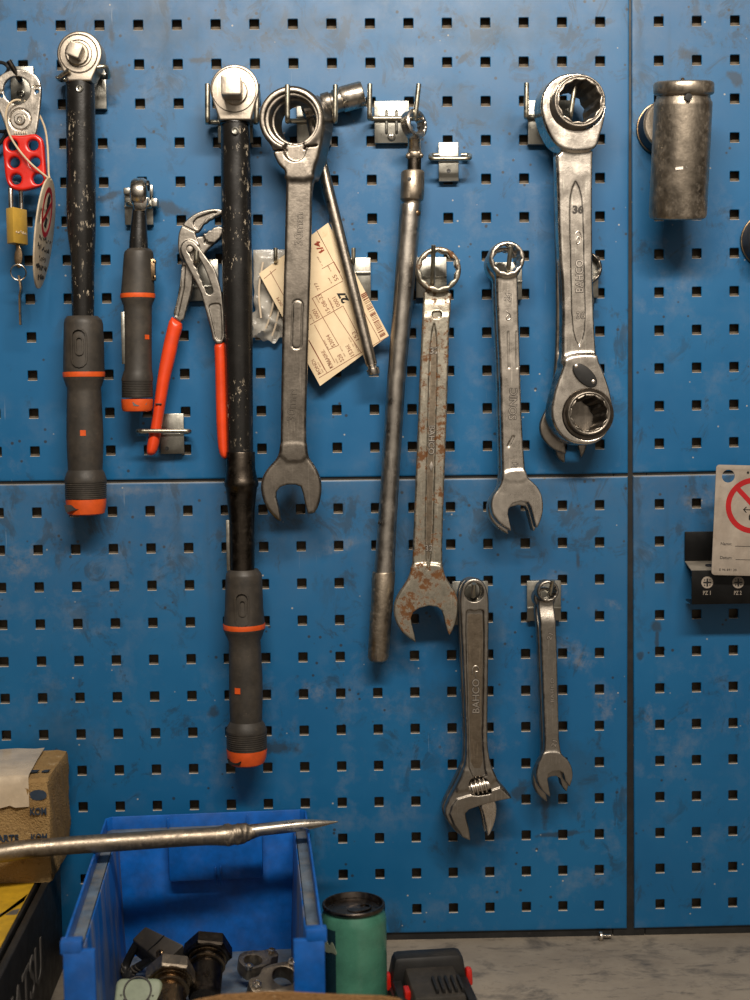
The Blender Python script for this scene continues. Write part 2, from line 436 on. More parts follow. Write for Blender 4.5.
def board_paint():
    t = NT('blue_panel_paint')
    c = t.mix(t.ramp(t.noise(6, 4, .6), .3, .7), (.003, .088, .225), (.006, .112, .265))
    # old scuffs, dry pale patches
    pale = t.math('MULTIPLY', t.ramp(t.noise(22, 7, .72), .50, .70), t.ramp(t.noise(4.2, 2), .40, .55))
    c = t.mix(t.math('MULTIPLY', pale, .26), c, (.26, .27, .27))
    # fine scratches
    def scratch(rot, sc, lo, hi):
        return t.ramp(t.noise(sc, 3, .5, t.mapping((1, 1, .035), (0, 0, 0), (0, rot, 0))), lo, hi)
    s1 = t.math('MULTIPLY', scratch(.9, 300, .73, .77), t.ramp(t.noise(9, 2), .5, .6))
    s2 = t.math('MULTIPLY', scratch(-.6, 340, .735, .775), t.ramp(t.noise(7, 2, .5, t.mapping(loc=(4, 2, 1))), .5, .6))
    c = t.mix(t.math('MULTIPLY', t.math('ADD', s1, s2), .5), c, (.33, .38, .42))
    # grease smears and dark specks
    zz = t.n.new('ShaderNodeSeparateXYZ'); t.link(t.tc, zz.inputs[0])
    high = t.ramp(zz.outputs['Z'], .28, .50, 0, .10)                    # dirtiest near the top row of hooks; also places the painted grey sheen
    g = t.math('MULTIPLY', t.ramp(t.math('ADD', t.noise(30, 8, .74, t.mapping((1.0, 1, .8), (1.3, .2, .4)), .8), t.math('MULTIPLY', high, .55)), .555, .63), t.ramp(t.math('ADD', t.noise(8, 2, .5, t.mapping(loc=(2.1, 0, 3.3))), high), .47, .58))
    c = t.mix(t.math('MULTIPLY', g, .55), c, (.012, .026, .040))
    run = t.math('MULTIPLY', t.ramp(t.noise(30, 3, .5, t.mapping((1, 1, .05), (.3, 0, .1))), .62, .70), t.ramp(t.noise(5, 2, .5, t.mapping(loc=(0, 3, 7))), .48, .6))
    c = t.mix(t.math('MULTIPLY', run, .40), c, (.012, .05, .10))
    sp = t.math('MULTIPLY', t.ramp(t.voro(75), .09, .14, 1, 0), t.ramp(t.math('ADD', t.noise(11, 2, .5, t.mapping(loc=(7, 0, 5))), high), .52, .56))
    c = t.mix(t.math('MULTIPLY', sp, .8), c, (.02, .018, .015))
    sp2 = t.math('MULTIPLY', t.ramp(t.voro(62, t.mapping(loc=(.4, .1, .7))), .045, .07, 1, 0), t.ramp(t.noise(13, 2, .5, t.mapping(loc=(1, 0, 8))), .53, .57))
    c = t.mix(t.math('MULTIPLY', sp2, .8), c, (.40, .37, .32))
    # single old marks with a place of their own (metres on the wall)
    gp = t.n.new('ShaderNodeNewGeometry').outputs['Position']; wob = t.noise(55, 5, .7, gp)
    def spots(L):
        out = None
        for x, y, rx, rz, rot in L:
            q = A(x, y, 0) * S; mp_ = t.n.new('ShaderNodeMapping'); mp_.vector_type = 'TEXTURE'
            mp_.inputs['Location'].default_value = q; mp_.inputs['Rotation'].default_value = (0, math.radians(rot), 0); mp_.inputs['Scale'].default_value = (rx * S, 1, rz * S)
            t.link(gp, mp_.inputs['Vector']); ln = t.n.new('ShaderNodeVectorMath'); ln.operation = 'LENGTH'; t.link(mp_.outputs[0], ln.inputs[0])
            v = t.ramp(t.math('ADD', ln.outputs['Value'], t.math('MULTIPLY', t.math('SUBTRACT', wob, .5), 3.0)), .30, 1.15, 1, 0)
            out = v if out is None else t.math('MAXIMUM', out, v)
        return out
    dk = spots([(172, 209, 24, 6, 18), (110, 196, 13, 4, -20), (214, 713, 6, 7, 0), (272, 748, 26, 7, 5), (560, 834, 30, 3, -4), (656, 626, 6, 6, 0), (657, 640, 2, 14, 0), (118, 84, 9, 16, 20), (112, 34, 4, 10, 0),
                (545, 800, 5, 26, 0), (520, 790, 8, 12, 30), (640, 656, 4, 5, 0), (578, 560, 2.5, 9, 0), (345, 110, 8, 3, 40), (600, 22, 14, 4, 0), (690, 55, 10, 7, 0), (736, 78, 9, 6, 30), (462, 60, 10, 3, -40), (200, 60, 12, 3, 0), (292, 60, 6, 4, 0)])
    c = t.mix(t.math('MULTIPLY', t.ramp(dk, 0, .7), .66), c, (.020, .024, .024))
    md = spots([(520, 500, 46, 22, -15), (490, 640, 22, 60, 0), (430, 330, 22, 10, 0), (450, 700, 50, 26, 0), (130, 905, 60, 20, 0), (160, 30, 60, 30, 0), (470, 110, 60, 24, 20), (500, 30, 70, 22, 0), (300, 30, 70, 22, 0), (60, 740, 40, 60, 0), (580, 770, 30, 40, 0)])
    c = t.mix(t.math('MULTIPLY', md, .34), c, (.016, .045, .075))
    pl_ = spots([(22, 562, 26, 20, 0), (312, 690, 18, 7, 40), (612, 604, 12, 5, 20), (575, 655, 26, 14, 30), (604, 700, 12, 26, 0), (130, 490, 40, 6, 0), (430, 460, 40, 12, 20), (700, 500, 20, 12, 0), (548, 590, 16, 26, 60), (340, 545, 30, 8, -15), (470, 740, 40, 22, 0), (650, 720, 6, 20, 0)])
    c = t.mix(t.math('MULTIPLY', t.math('MULTIPLY', pl_, t.ramp(t.noise(90, 6, .75, gp), .40, .62)), .36), c, (.26, .25, .24))
    c = t.mix(t.math('MULTIPLY', t.math('MULTIPLY', high, 5.0), t.ramp(t.noise(26, 6, .7, gp), .32, .62, .15, .6)), c, (.115, .125, .135))  # grey film over the top: dirt, with the lamp's sheen painted in
    # dust on ledges; its pale colour also paints the lit lips of the holes
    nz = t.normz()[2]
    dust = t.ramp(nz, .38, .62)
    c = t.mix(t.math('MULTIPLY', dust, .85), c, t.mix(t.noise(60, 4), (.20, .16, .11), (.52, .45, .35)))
    t.set(c, t.ramp(t.noise(24, 5), .3, .7, .40, .52), 0.0, .40)
    t.b.inputs['Coat Weight'].default_value = 0.0
    t.bump(t.math('ADD', t.noise(1100, 2), t.math('MULTIPLY', t.noise(30, 3), .8)), .14, .0004)
    return t.m
def card_paper():
    t = NT('card_stock')
    c = t.mix(t.ramp(t.noise(20, 4), .3, .7), (.62, .47, .29), (.80, .66, .45))
    c = t.mix(t.ramp(t.noise(60, 6, .7), .62, .75, 0, .4), c, (.40, .24, .10))
    t.set(c, .75, 0.0, .2); t.bump(t.noise(400, 3), .08, .0004); return t.m
def cardboard(name, a=(.23, .135, .05), b=(.37, .245, .105)):
    t = NT(name)
    c = t.mix(t.ramp(t.noise(18, 5, .65), .3, .7), a, b)
    c = t.mix(t.ramp(t.noise(70, 7, .75, t.mapping((1, 1, 1.6))), .58, .66, 0, .55), c, (.09, .05, .02))
    c = t.mix(t.ramp(t.noise(48, 6, .75, t.mapping(loc=(3, 1, 2))), .60, .68, 0, .5), c, (.60, .46, .29))
    t.set(c, .8, 0.0, .2); t.bump(t.math('ADD', t.noise(70, 7, .75), t.noise(500, 2)), .7, .003); return t.m
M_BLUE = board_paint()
M_STEEL = metal('satin_steel', (.60, .545, .475), .27, .25)
M_CHROME = metal('satin_chrome', (.70, .64, .565), .22, .12, scale=45)
M_FORGED = metal('dark_forged_steel', (.33, .30, .26), .33, .4, scale=45, bump=.22, fine=700)
M_REDINK2 = plastic('red_brown_print', (.26, .045, .02), .8, .1)
M_DULL = metal('dull_dark_steel', (.25, .22, .185), .34, .4, scale=45, bump=.2, fine=700)
M_SHELFSHEEN = plastic('painted_shelf_sheen', (.20, .175, .14), .6, .3, .4, (.32, .28, .22))  # light and gloss on the black shelf top, painted as pale grey
M_RACK = plastic('black_rack_paint', (.004, .004, .004), .35, .3, .08, (.03, .025, .02), spec=.22)
M_CAST = metal('brown_cast_steel', (.24, .195, .145), .42, .4, scale=70, bump=.3, fine=500)
M_CANNAVY = plastic('dark_can_print', (.008, .03, .04), .28, .2, spec=.6)
M_GRIME = metal('grimy_steel', (.34, .285, .22), .42, .6, scale=70, bump=.3, fine=600)
M_TUBE = metal('brushed_tube_steel', (.43, .395, .35), .34, .3, scale=50, bump=.15)
M_RUSTY = metal('rust_spotted_steel', (.44, .405, .33), .36, .75, scale=60, rust=1.25, bump=.25)
M_ZINC = metal('zinc_plate', (.35, .34, .30), .32, .35, scale=70, bump=.1)
M_WIRE = metal('zinc_wire', (.50, .47, .38), .30, .3, scale=90, bump=.06)
M_SOCKET = metal('worn_nickel_socket', (.50, .43, .345), .38, .5, scale=38, bump=.3, fine=500)
M_HEAD = metal('matt_ratchet_head', (.53, .465, .385), .42, .25, scale=55, bump=.12)
M_BRASS = plastic('padlock_brass', (.50, .31, .05), .32, .15, .1, (.2, .11, .03), spec=.8)
M_DARKMETAL = metal('blackened_steel', (.075, .062, .05), .30, .3, scale=60, bump=.15)
M_BRONZE = metal('oily_bronze_steel', (.22, .15, .085), .28, .5, scale=90, bump=.2)
M_TEXT_S = metal('raised_lettering_steel', (.66, .60, .53), .30, .15)
M_ENGRAVE = plastic('dark_etched_lettering', (.05, .042, .034), .5)
M_BLACKTUBE = worn_black('worn_black_tube', .9)
M_GRIP = plastic('charcoal_grip', (.034, .0295, .0245), .50, .25, .40, (.115, .092, .068), fine=1200, bump=.12)
M_ORANGE = plastic('orange_plastic', (.62, .085, .012), .45, .2, .25, (.10, .03, .01))
M_RED = plastic('red_vinyl', (.68, .055, .010), .38, .12, .10, (.2, .01, .005), spec=.5)
M_REDHASP = plastic('red_coated_hasp', (.56, .013, .006), .28, .15, .08, (.12, .004, .004), spec=.6)
M_BLACKP = plastic('black_plastic', (.012, .012, .012), .42, .3, .2, (.06, .05, .04))
M_RUBBER = plastic('dark_rubber_coat', (.012, .016, .026), .42, .3, .05)
M_BIN = plastic('blue_bin_plastic', (.004, .105, .43), .36, .25, .12, (.17, .17, .17), spec=.5)
M_BINDUST = plastic('dusty_blue_bin_ledge', (.10, .14, .19), .6, .4, .8, (.22, .19, .15))
M_GREEN = plastic('teal_can_print', (.06, .20, .135), .26, .2, spec=.6)
M_CANLID = metal('dark_can_lid', (.12, .10, .085), .3, .3)
M_CORD = plastic('cream_string', (.50, .40, .27), .7, .2)
M_CARD = card_paper()
M_INK = plastic('brown_print', (.20, .06, .03), .8, .1)
M_BLACKINK = plastic('black_ink', (.010, .009, .008), .7, .1)
M_REDINK = plastic('red_sign_print', (.36, .006, .008), .5, .15)
M_TAGWHITE = plastic('grubby_white_tag', (.29, .245, .20), .55, .2, .5, (.18, .13, .09))
M_CREAMTAG = plastic('stained_cream_tag', (.52, .43, .31), .5, .2, .3, (.22, .14, .07))
M_BOX = cardboard('worn_cardboard')
M_BOXDARK = cardboard('kraft_cardboard', (.24, .125, .045), (.34, .19, .08))
M_TAPE = plastic('clear_packing_tape', (.50, .41, .30), .22, .15, .2, (.7, .6, .48), spec=.6)
M_BOXBLUE = plastic('blue_box_print', (.02, .035, .06), .7, .3)
M_YELLOW = plastic('yellow_carton_print', (.55, .33, .02), .4, .2, .35, (.12, .08, .03))
M_CASE = plastic('black_carton_print', (.010, .010, .010), .5, .3, .25, (.06, .055, .05))
M_CASETXT = plastic('grey_carton_lettering', (.11, .10, .09), .6, .2)
M_PALEGREEN = plastic('pale_green_plastic', (.25, .29, .20), .5, .2, .3, (.12, .10, .07))
def bench_mat():
    t = NT('worn_bench_top')
    c = t.mix(t.ramp(t.noise(9, 6, .65), .3, .7), (.24, .20, .155), (.38, .325, .255))
    st = t.ramp(t.noise(16, 6, .7, t.mapping((1, 1.6, 1)), .35), .52, .66)
    c = t.mix(t.math('MULTIPLY', st, .75), c, (.075, .07, .065))
    s3 = t.ramp(t.noise(42, 6, .75, t.mapping((1, 2.2, 1), (2, 1, 0)), .2), .56, .66); c = t.mix(t.math('MULTIPLY', s3, .5), c, (.06, .055, .05))
    rg = t.ramp(t.noise(70, 6, .75), .6, .7); c = t.mix(t.math('MULTIPLY', rg, .35), c, (.07, .055, .04))
    t.set(c, t.ramp(t.noise(20, 4), .3, .7, .45, .65), 0.0, .4); t.bump(t.noise(260, 4), .15, .0006); return t.m
M_BENCH = bench_mat()
def wall_mat():
    t = NT('bare_brown_wall'); t.set(t.mix(t.noise(14, 5), (.10, .08, .057), (.15, .12, .088)), .85, 0.0, .2); t.bump(t.noise(60, 5), .3, .002); return t.m
M_WALL = wall_mat()
def bag_mat():
    t = NT('crinkled_clear_film')
    t.set((.52, .49, .43), .22, 0.0, .6); t.b.inputs['Alpha'].default_value = .62
    t.bump(t.noise(60, 5, .6), .5, .004); return t.m
M_BAG = bag_mat()

def bin_streak():
    t = NT('streaked_blue_bin_side')
    st = t.math('MULTIPLY', t.ramp(t.noise(38, 5, .65, t.mapping((1, 1, .10))), .44, .56), t.ramp(t.noise(9, 2), .30, .46))
    c = t.mix(t.math('MULTIPLY', st, .75), t.mix(t.noise(30, 4), (.004, .09, .36), (.006, .12, .46)), (.17, .18, .20))
    t.set(c, t.math('ADD', .36, t.math('MULTIPLY', st, .25)), 0.0, .5); t.bump(t.noise(500, 2), .08, .0004); return t.m
M_BINSTREAK = bin_streak()
# ---------------------------------------------------------------- setting
P38 = 38.0; GC = 22.486; GR = 23.637
ZB = -931.6
ZB = -931.6
m = MB(); m.box((-700, 10.5, ZB - 880), (1500, 46, 500)); structure(m.build('wall_back', M_WALL))
def panel(label, c0, c1, r0, r1, dx, dz, x0, x1, z0, z1, rot=0.0, zc_=0.0, xc_=0.0):
    V = []; F = []
    def T(x, y, z): return (x + rot * (zc_ - z), y, z + rot * (x - xc_))
    m = MB()
    b = 3.0
    X = [x0 + b] + [c * P38 + dx - 19 for c in range(c0, c1 + 1)] + [c1 * P38 + dx + 19, x1 - b]
    Z = [z0 + b] + [-(r * P38) - dz - 19 for r in range(r1, r0 - 1, -1)] + [-(r0 * P38) - dz + 19, z1 - b]
    h, rc = 4.75, 1.1
    def hole(cx, cz, hh):
        o = []
        for sx, sz, a0 in ((1, -1, 270), (1, 1, 0), (-1, 1, 90), (-1, -1, 180)):
            for k in (0, 45, 90):
                a = math.radians(a0 + k); o.append((cx + sx * (hh - rc) + rc * math.cos(a), cz + sz * (hh - rc) + rc * math.sin(a)))
        return o                                   # BR, TR, TL, BL corners, anticlockwise from the front
    for i in range(len(X) - 1):
        for j in range(len(Z) - 1):
            xa, xb, za, zb = X[i], X[i + 1], Z[j], Z[j + 1]
            q = [T(xa, 0, za), T(xb, 0, za), T(xb, 0, zb), T(xa, 0, zb)]
            if 0 < i < len(X) - 2 and 0 < j < len(Z) - 2:
                cx, cz = (xa + xb) / 2, (za + zb) / 2
                rings = [[T(x, y, z) for x, z in hole(cx, cz, hh)] for hh, y in ((h + .55, 0), (h, .55), (h, 1.8))]
                vs = q + rings[0] + rings[1] + rings[2]
                I = lambda k: 4 + k % 12
                fs = [(0, 1, I(1), I(0), I(11), I(10)), (1, 2, I(4), I(3), I(2), I(1)), (2, 3, I(7), I(6), I(5), I(4)), (3, 0, I(10), I(9), I(8), I(7))]
                for k in range(12):
                    for lv in (0, 1):
                        a = 4 + lv * 12; fs.append((a + k, a + (k + 1) % 12, a + 12 + (k + 1) % 12, a + 12 + k))
                m.add(vs, fs)
            else:
                m.add(q, [(0, 1, 2, 3)])
    loop = lambda o, y: [T(x0 + o, y, z0 + o), T(x1 - o, y, z0 + o), T(x1 - o, y, z1 - o), T(x0 + o, y, z1 - o)]
    rg = [(b, 0), (b * .55, .12), (b * .2, .6), (0, b), (0, 10.2)]
    # edge vertices along the border are split to meet the grid of the face
    def dense(o, y):
        L = []
        for x in X: L.append((x if X.index(x) not in (0, len(X) - 1) else (x0 + o if X.index(x) == 0 else x1 - o), z0 + o))
        for z in Z[1:]: L.append((x1 - o, z if z != Z[-1] else z1 - o))
        for x in X[::-1][1:]: L.append((x if x != X[0] else x0 + o, z1 - o))
        for z in Z[::-1][1:-1]: L.append((x0 + o, z))
        return [T(x, y, z) for x, z in L]
    rows = [dense(o, y) for o, y in rg]; n = len(rows[0])
    for a in range(len(rows) - 1):
        m.add(rows[a] + rows[a + 1], [(k, n + k, n + (k + 1) % n, (k + 1) % n) for k in range(n)])
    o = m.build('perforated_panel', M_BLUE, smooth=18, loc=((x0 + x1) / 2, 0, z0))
    return tag(o, label, 'tool panel', 'blue perforated panels of the tool wall')
xl = A(628.6, 400).x; xr = A(632.6, 400).x; xr0 = A(632.4, 700).x
zu = A(300, 477.9).z; zl = A(300, 480.4).z; zbot = A(600, 929.5).z
panel('large blue perforated panel at upper left, behind the torque wrenches and pliers', -2, 15, -1, 11, 0, 0, -96, xl, zu, 60)
panel('large blue perforated panel at lower left, behind the blue bin and adjustable wrenches', -2, 15, 12, 23, 0, GR, -96, xl, zbot, zl)
for i_, (a_, b_) in enumerate((((xl - 14, 2.5, ZB), (xr0 + 14, 10.4, 60)), ((-96, 2.5, zu - 14), (xl - 15, 10.4, zl + 14)), ((xr0 + 15, 2.5, zu - 16), (xr + 232, 10.4, zl + 16)), ((-96, 3, ZB), (xl - 15, 10.4, zbot + 8)), ((xr0 + 15, 3, ZB), (xr + 232, 10.4, zbot + 8)))):
    m = MB(); m.box(a_, b_); structure(m.build('gap_blackout_%d' % (i_ + 1), M_CASE))     # unseen dark rails added behind seams and bottom gap to keep them black
RR = .0060; ZM = -10 * P38
panel('upper blue perforated panel right of the long seam, carrying the big socket', 16, 21, -1, 11, GC, 0, xr, xr + 232, zu + .5, 60, RR, ZM, xr)
panel('lower blue perforated panel right of the long seam, carrying the black bit rack', 16, 21, 12, 23, GC, GR, xr, xr + 232, zbot, zl + .5, RR, ZM, xr)
ZF = ZB - 880
m = MB(); m.box((-700, -2600, ZF - 40), (1500, 46, ZF)); structure(m.build('floor', M_WALL))
t = thing('workbench', 'stained grey-beige workbench top below the blue perforated wall', 'workbench', (400, -300, ZF))
m = MB(); m.box((-690, -720, ZB - 40), (1490, 10.3, ZB), 2); m.build('worktop', M_BENCH, t)
for x in (-640, 1380):
    for y in (-690, -70): m = MB(); m.box((x, y, ZF), (x + 60, y + 60, ZB - 40), 2); m.build('leg', M_CASE, t)
# ---------------------------------------------------------------- hooks
HG = 'zinc tool hooks on the blue panels'
def plate_box(m, x0, y0, x1, y1, d=8.0, t=2.0):
    a = A(x0, y1, d); b = A(x1, y0, d)
    m.box((a.x, -d, a.z), (b.x, -d + t, b.z), .5)
    for z in (a.z, b.z - 1.8): m.box((a.x + .3, -d + 1, z), (b.x - .3, .3, z + 1.8), .3)
    return a, b
def tool_hook(label, plate, wires, r=2.5, screw=None, ribs=None, tabs=True, d=8.0, mat=None, hole=None, fold=None):
    """plate: photo corners; wires: lists of (px, py, depth)"""
    a = A(plate[0], plate[3], 0); b = A(plate[2], plate[1], 0)
    t = thing('tool_hook', label, 'hook', ((a.x + b.x) / 2, -d, a.z), HG)
    m = MB(); a, b = plate_box(m, *plate, d=d)
    if ribs:
        for x, y0, y1 in ribs: m.tube(chaikin([A(x, y0, d - .2), A(x, y0 + 1, d + 1.2), A(x, (y0 + y1) / 2, d + 1.6), A(x, y1 - 1, d + 1.2), A(x, y1, d - .2)], 2, False), 1.5, 10)
    if fold: 
        q = A(plate[0], fold, d); m.box((a.x, -d - 3.0, q.z - 1.2), (b.x, -d + .5, q.z + 1.2), .5)
    m.build('mounting_plate', M_ZINC, t)
    w = MB()
    for W in wires: w.tube(corner_path([A(*p) for p in W], 5, 5), r, 14)
    w.build('wire_prong', mat or M_WIRE, t)
    if screw:
        c = A(screw[0], screw[1], d); s_ = MB(); s_.lathe(c, (0, -1, 0), [(-1, 3.2), (1.0, 4.0), (2.2, 3.6), (2.9, 2.2)], 24)
        k = s_.build('screw', M_ZINC, t)
        x = MB(); x.box((c.x - 2.4, c.y - 3.1, c.z - .45), (c.x + 2.4, c.y - 2.4, c.z + .45)); x.box((c.x - .45, c.y - 3.1, c.z - 2.4), (c.x + .45, c.y - 2.4, c.z + 2.4))
        x.build('cross_slot', M_DARKMETAL, k)
    if hole:
        c = A(hole[0], hole[1], d); s_ = MB(); s_.lathe(c, (0, -1, 0), [(-1.5, 2.3), (.12, 2.3), (.14, 1.6), (.02, .9)], 20); s_.build('screw_hole', M_BLACKP, t)
    return t
def dring(label, plate, x0, x1, yb, yf, depth, fold, hole, r=2.2, mark=None):
    a = A(plate[0], plate[3], 0); b = A(plate[2], plate[1], 0)
    t = thing('tool_hook', label, 'hook', ((a.x + b.x) / 2, -8, a.z), HG)
    m = MB(); a, b = plate_box(m, *plate)
    q = A(plate[0], fold, 8); m.box((a.x, -10.5, q.z - 1), (b.x, -7, q.z + 1.2), .5); m.build('mounting_plate', M_ZINC, t)
    w = MB(); e = 9
    w.tube(corner_path([A(x0 + e, yb, e), A(x0, yb, e), A(x0, yf, depth), A(x1, yf, depth), A(x1, yb, e), A(x1 - e, yb, e)], 6, 6), r, 14)
    w.build('wire_loop', M_WIRE, t)
    c = A(hole[0], hole[1], 8); s_ = MB(); s_.lathe(c, (0, -1, 0), [(-1.5, 2.1), (.12, 2.1), (.14, 1.5), (.02, .9)], 20); s_.build('screw_hole', M_BLACKP, t)
    return t
def double(label, plate, xl_, xr_, ybar, ytip, df=38, **k):
    return tool_hook(label, plate, [[(xl_[0], ytip, df), (xl_[1], ybar, df), (xl_[1], ybar, 10.5), (xr_[1], ybar, 10.5), (xr_[1], ybar, df), (xr_[0], ytip, df)]], **k)
tool_hook('zinc hook with one dark slanted prong inside the ring of the red hasp', (11, 66, 33, 104),
          [[(8.5, 60.5, 42), (20, 80, 36), (20, 80, 10)]], r=2.7, screw=(21, 93.5), mat=M_DARKMETAL)
tool_hook('zinc hook cradling the head of the leftmost black torque wrench', (78, 66, 105.5, 109),
          [[(69, 70.5, 50), (58.5, 78, 44), (60, 80, 10.5), (101, 77, 10.5), (109, 77, 36), (106, 66, 48), (97.5, 67.5, 50)]], r=2.4, d=8)
t = tool_hook('zinc square-tabbed hook behind the head of the short torque wrench', (125, 189, 152.5, 225), [[(128, 204, 9), (128, 204, 24), (150, 206, 24), (150, 206, 9)]], r=2.4, fold=207)
for x0, y0, x1, y1, dd in ((123.4, 187.5, 131.5, 194, 26), (124.5, 194, 132, 202.5, 20), (151.4, 198, 157, 206.5, 22), (149, 184.5, 152.6, 196, 14)):
    m = MB(); a, b = A(x0, y1, dd), A(x1, y0, dd); m.box((a.x, -dd, a.z), (b.x, -7, b.z), .8); m.build('folded_tab', M_ZINC, t)
tool_hook('zinc hook whose prong goes through the slot of the red-handled pliers', (184, 259, 218, 301),
          [[(196.5, 251, 40), (196, 263, 40), (196, 263, 10)]], fold=287)
dring('empty zinc loop hook behind the lower tip of the left red plier handle', (160.5, 413.5, 183.5, 454), 138, 189.5, 432, 431, 36, 434, (167, 448.5))
double('tall double-pronged hook cradling the big head of the longest torque wrench', (218, 104, 252.5, 143), (207.5, 207.5), (257.5, 256.5), 122, 84, 44)
double('double-pronged hook holding the thirty millimetre ring wrench and hinged socket handle', (297, 101, 331, 145.5), (287.5, 287.5), (335.5, 335), 121, 85, 66)
tool_hook('single prong hook pinning the plastic bag at the left of the paper card', (268, 262, 284, 298), [[(275.5, 248, 26), (275.5, 261, 26), (275.5, 261, 10)]], r=2.1)
t = tool_hook('zinc hook plate pinning the paper card beside the thin hinged bar', (343, 257.5, 370.5, 300), [[(353.5, 248, 30), (353.5, 262, 30), (353.5, 262, 10)]], r=2.1, fold=273)
double('bare double-pronged zinc hook carrying the ring end of the long tube spanner', (374.6, 100.6, 408.8, 143.2), (369.8, 369.6), (418.8, 415), 118.4, 84, 38,
       screw=(391.5, 137), ribs=[(386.5, 111, 133), (396.5, 111, 133)])
dring('small empty zinc loop hook right of the long tube spanner', (438.8, 142, 458.4, 181.5), 430.5, 470, 155, 158.6, 30, 161, (448.6, 170.8))
tool_hook('zinc hook behind the ring of the rust-spotted wrench', (416, 257, 446.5, 298), [[(433.5, 245, 52), (432.5, 284, 40), (432.5, 284, 10)]], r=2.2, ribs=None, fold=277, d=8)
tool_hook('zinc hook carrying the stacked pair of shiny wrenches with one extra copy behind', (492, 262, 522, 300), [[(511, 246, 54), (508, 271, 48), (508, 271, 10)]], r=2.3, fold=282)
double('double-pronged zinc hook carrying the reversible ratchet ring wrench', (528, 100, 572, 144.5), (526.6, 526.2), (575.5, 570), 117, 83, 44, fold=119)
tool_hook('mostly hidden zinc hook behind the middle of the ratchet ring wrench', (572, 256, 598.5, 298), [[(585, 252, 26), (585, 270, 24), (585, 270, 10)]], r=2.2)
tool_hook('zinc hook carrying the pair of adjustable wrenches', (452.5, 581, 488, 625), [[(474, 583.5, 58), (473, 596, 52), (473, 596, 10)]], r=2.3, fold=606)
tool_hook('zinc hook plate carrying the pair of small wrenches at lower right', (527, 580.5, 561, 621), [[(552.8, 580.5, 50), (550, 594, 46), (550, 594, 10)]], r=2.2, fold=608)
# ---------------------------------------------------------------- torque wrenches
def body(stations, dc, n=44, mb=None, tilt=0.0):
    """round body hanging down the board; stations: (left px, right px, y px)"""
    m = mb or MB(); vs = []; fs = []
    dcf = dc if callable(dc) else (lambda y, k=dc: k)
    for l, r, y in stations:
        dc = dcf(y)
        a, b = A(l, y, dc), A(r, y, dc); c = (a + b) / 2; rad = (b.x - a.x) / 2; zf = A((l + r) / 2, y, dc + rad * .9).z
        for k in range(n):
            t = 2 * math.pi * k / n; vs.append((c.x + rad * math.sin(t), c.y - rad * math.cos(t), zf + tilt * rad * (1 - math.cos(t))))
    for i in range(len(stations) - 1):
        for k in range(n):
            a, b = i * n + k, i * n + (k + 1) % n; fs.append((a, b, b + n, a + n))
    fs.append(tuple(range(n))); k0 = (len(stations) - 1) * n; fs.append(tuple(range(k0 + n - 1, k0 - 1, -1)))
    return m.add(vs, fs)
def knurl(l0, r0, y0, l1, r1, y1, k):
    out = []
    for i in range(k):
        t = i / k; t2 = (i + .5) / k
        for tt, o in ((t, 0), (t + .3 / k, 0), (t + .4 / k, .55), (t + .8 / k, .55)):
            out.append((l0 + (l1 - l0) * tt + o, r0 + (r1 - r0) * tt - o, y0 + (y1 - y0) * tt))
    out.append((l1, r1, y1)); return out
def square_drive(m, c, ang, half, w0, w1):
    ca, sa = math.cos(ang), math.sin(ang)
    pts = [(c[0] + x * ca - z * sa, c[1] + x * sa + z * ca) for x, z in rrect(-half, -half, half, half, half * .22, 3)]
    return m.prism([pts], w0, w1, half * .13)
def surf_patch(m, px, py, dc, rad_px, pts, lift, M=None):
    """an outline wrapped on the front of a round body: pts in px offsets"""
    c = A(px, py, dc); r = A(px + rad_px, py, dc).x - c.x; k = A(px + 1, py, dc).x - c.x
    lo = []; hi = []
    for x, y in pts:
        X = x * k; yy = math.sqrt(max(r * r - X * X, 1)); lo.append((c.x + X, c.y - yy + 1.2, c.z - y * k)); hi.append((c.x + X, c.y - yy - lift, c.z - y * k))
    n = len(pts)
    return m.add(lo + hi, [tuple(range(n)), tuple(range(2 * n - 1, n - 1, -1))] + [(i, (i + 1) % n, n + (i + 1) % n, n + i) for i in range(n)])
def slot(w, h, n=6):
    o = []
    for k in range(n + 1): a = math.pi * k / n; o.append((w / 2 * math.cos(a), h / 2 - w / 2 + w / 2 * math.sin(a)))
    for k in range(n + 1): a = math.pi + math.pi * k / n; o.append((w / 2 * math.cos(a), -(h / 2 - w / 2) + w / 2 * math.sin(a)))
    return o
def slot_ring(m, px, py, dc, rad, w, h, b, lift):
    o = slot(w, h); i = slot(w - 2 * b, h - 2 * b); n = len(o)
    for k in range(n):
        q = [o[k], o[(k + 1) % n], i[(k + 1) % n], i[k]]
        surf_patch(m, px, py, dc, rad, q, lift)
def grip_badge(t, grip, px, py, dc, rad, s=1.0):
    m = MB(); slot_ring(m, px, py, dc, rad, 16 * s, 39 * s, 1.5, 2.0); slot_ring(m, px + .5, py - 2 * s, dc, rad, 8.5 * s, 19 * s, 1.4, 1.8)
    m.build('embossed_slot', M_GRIP, grip)
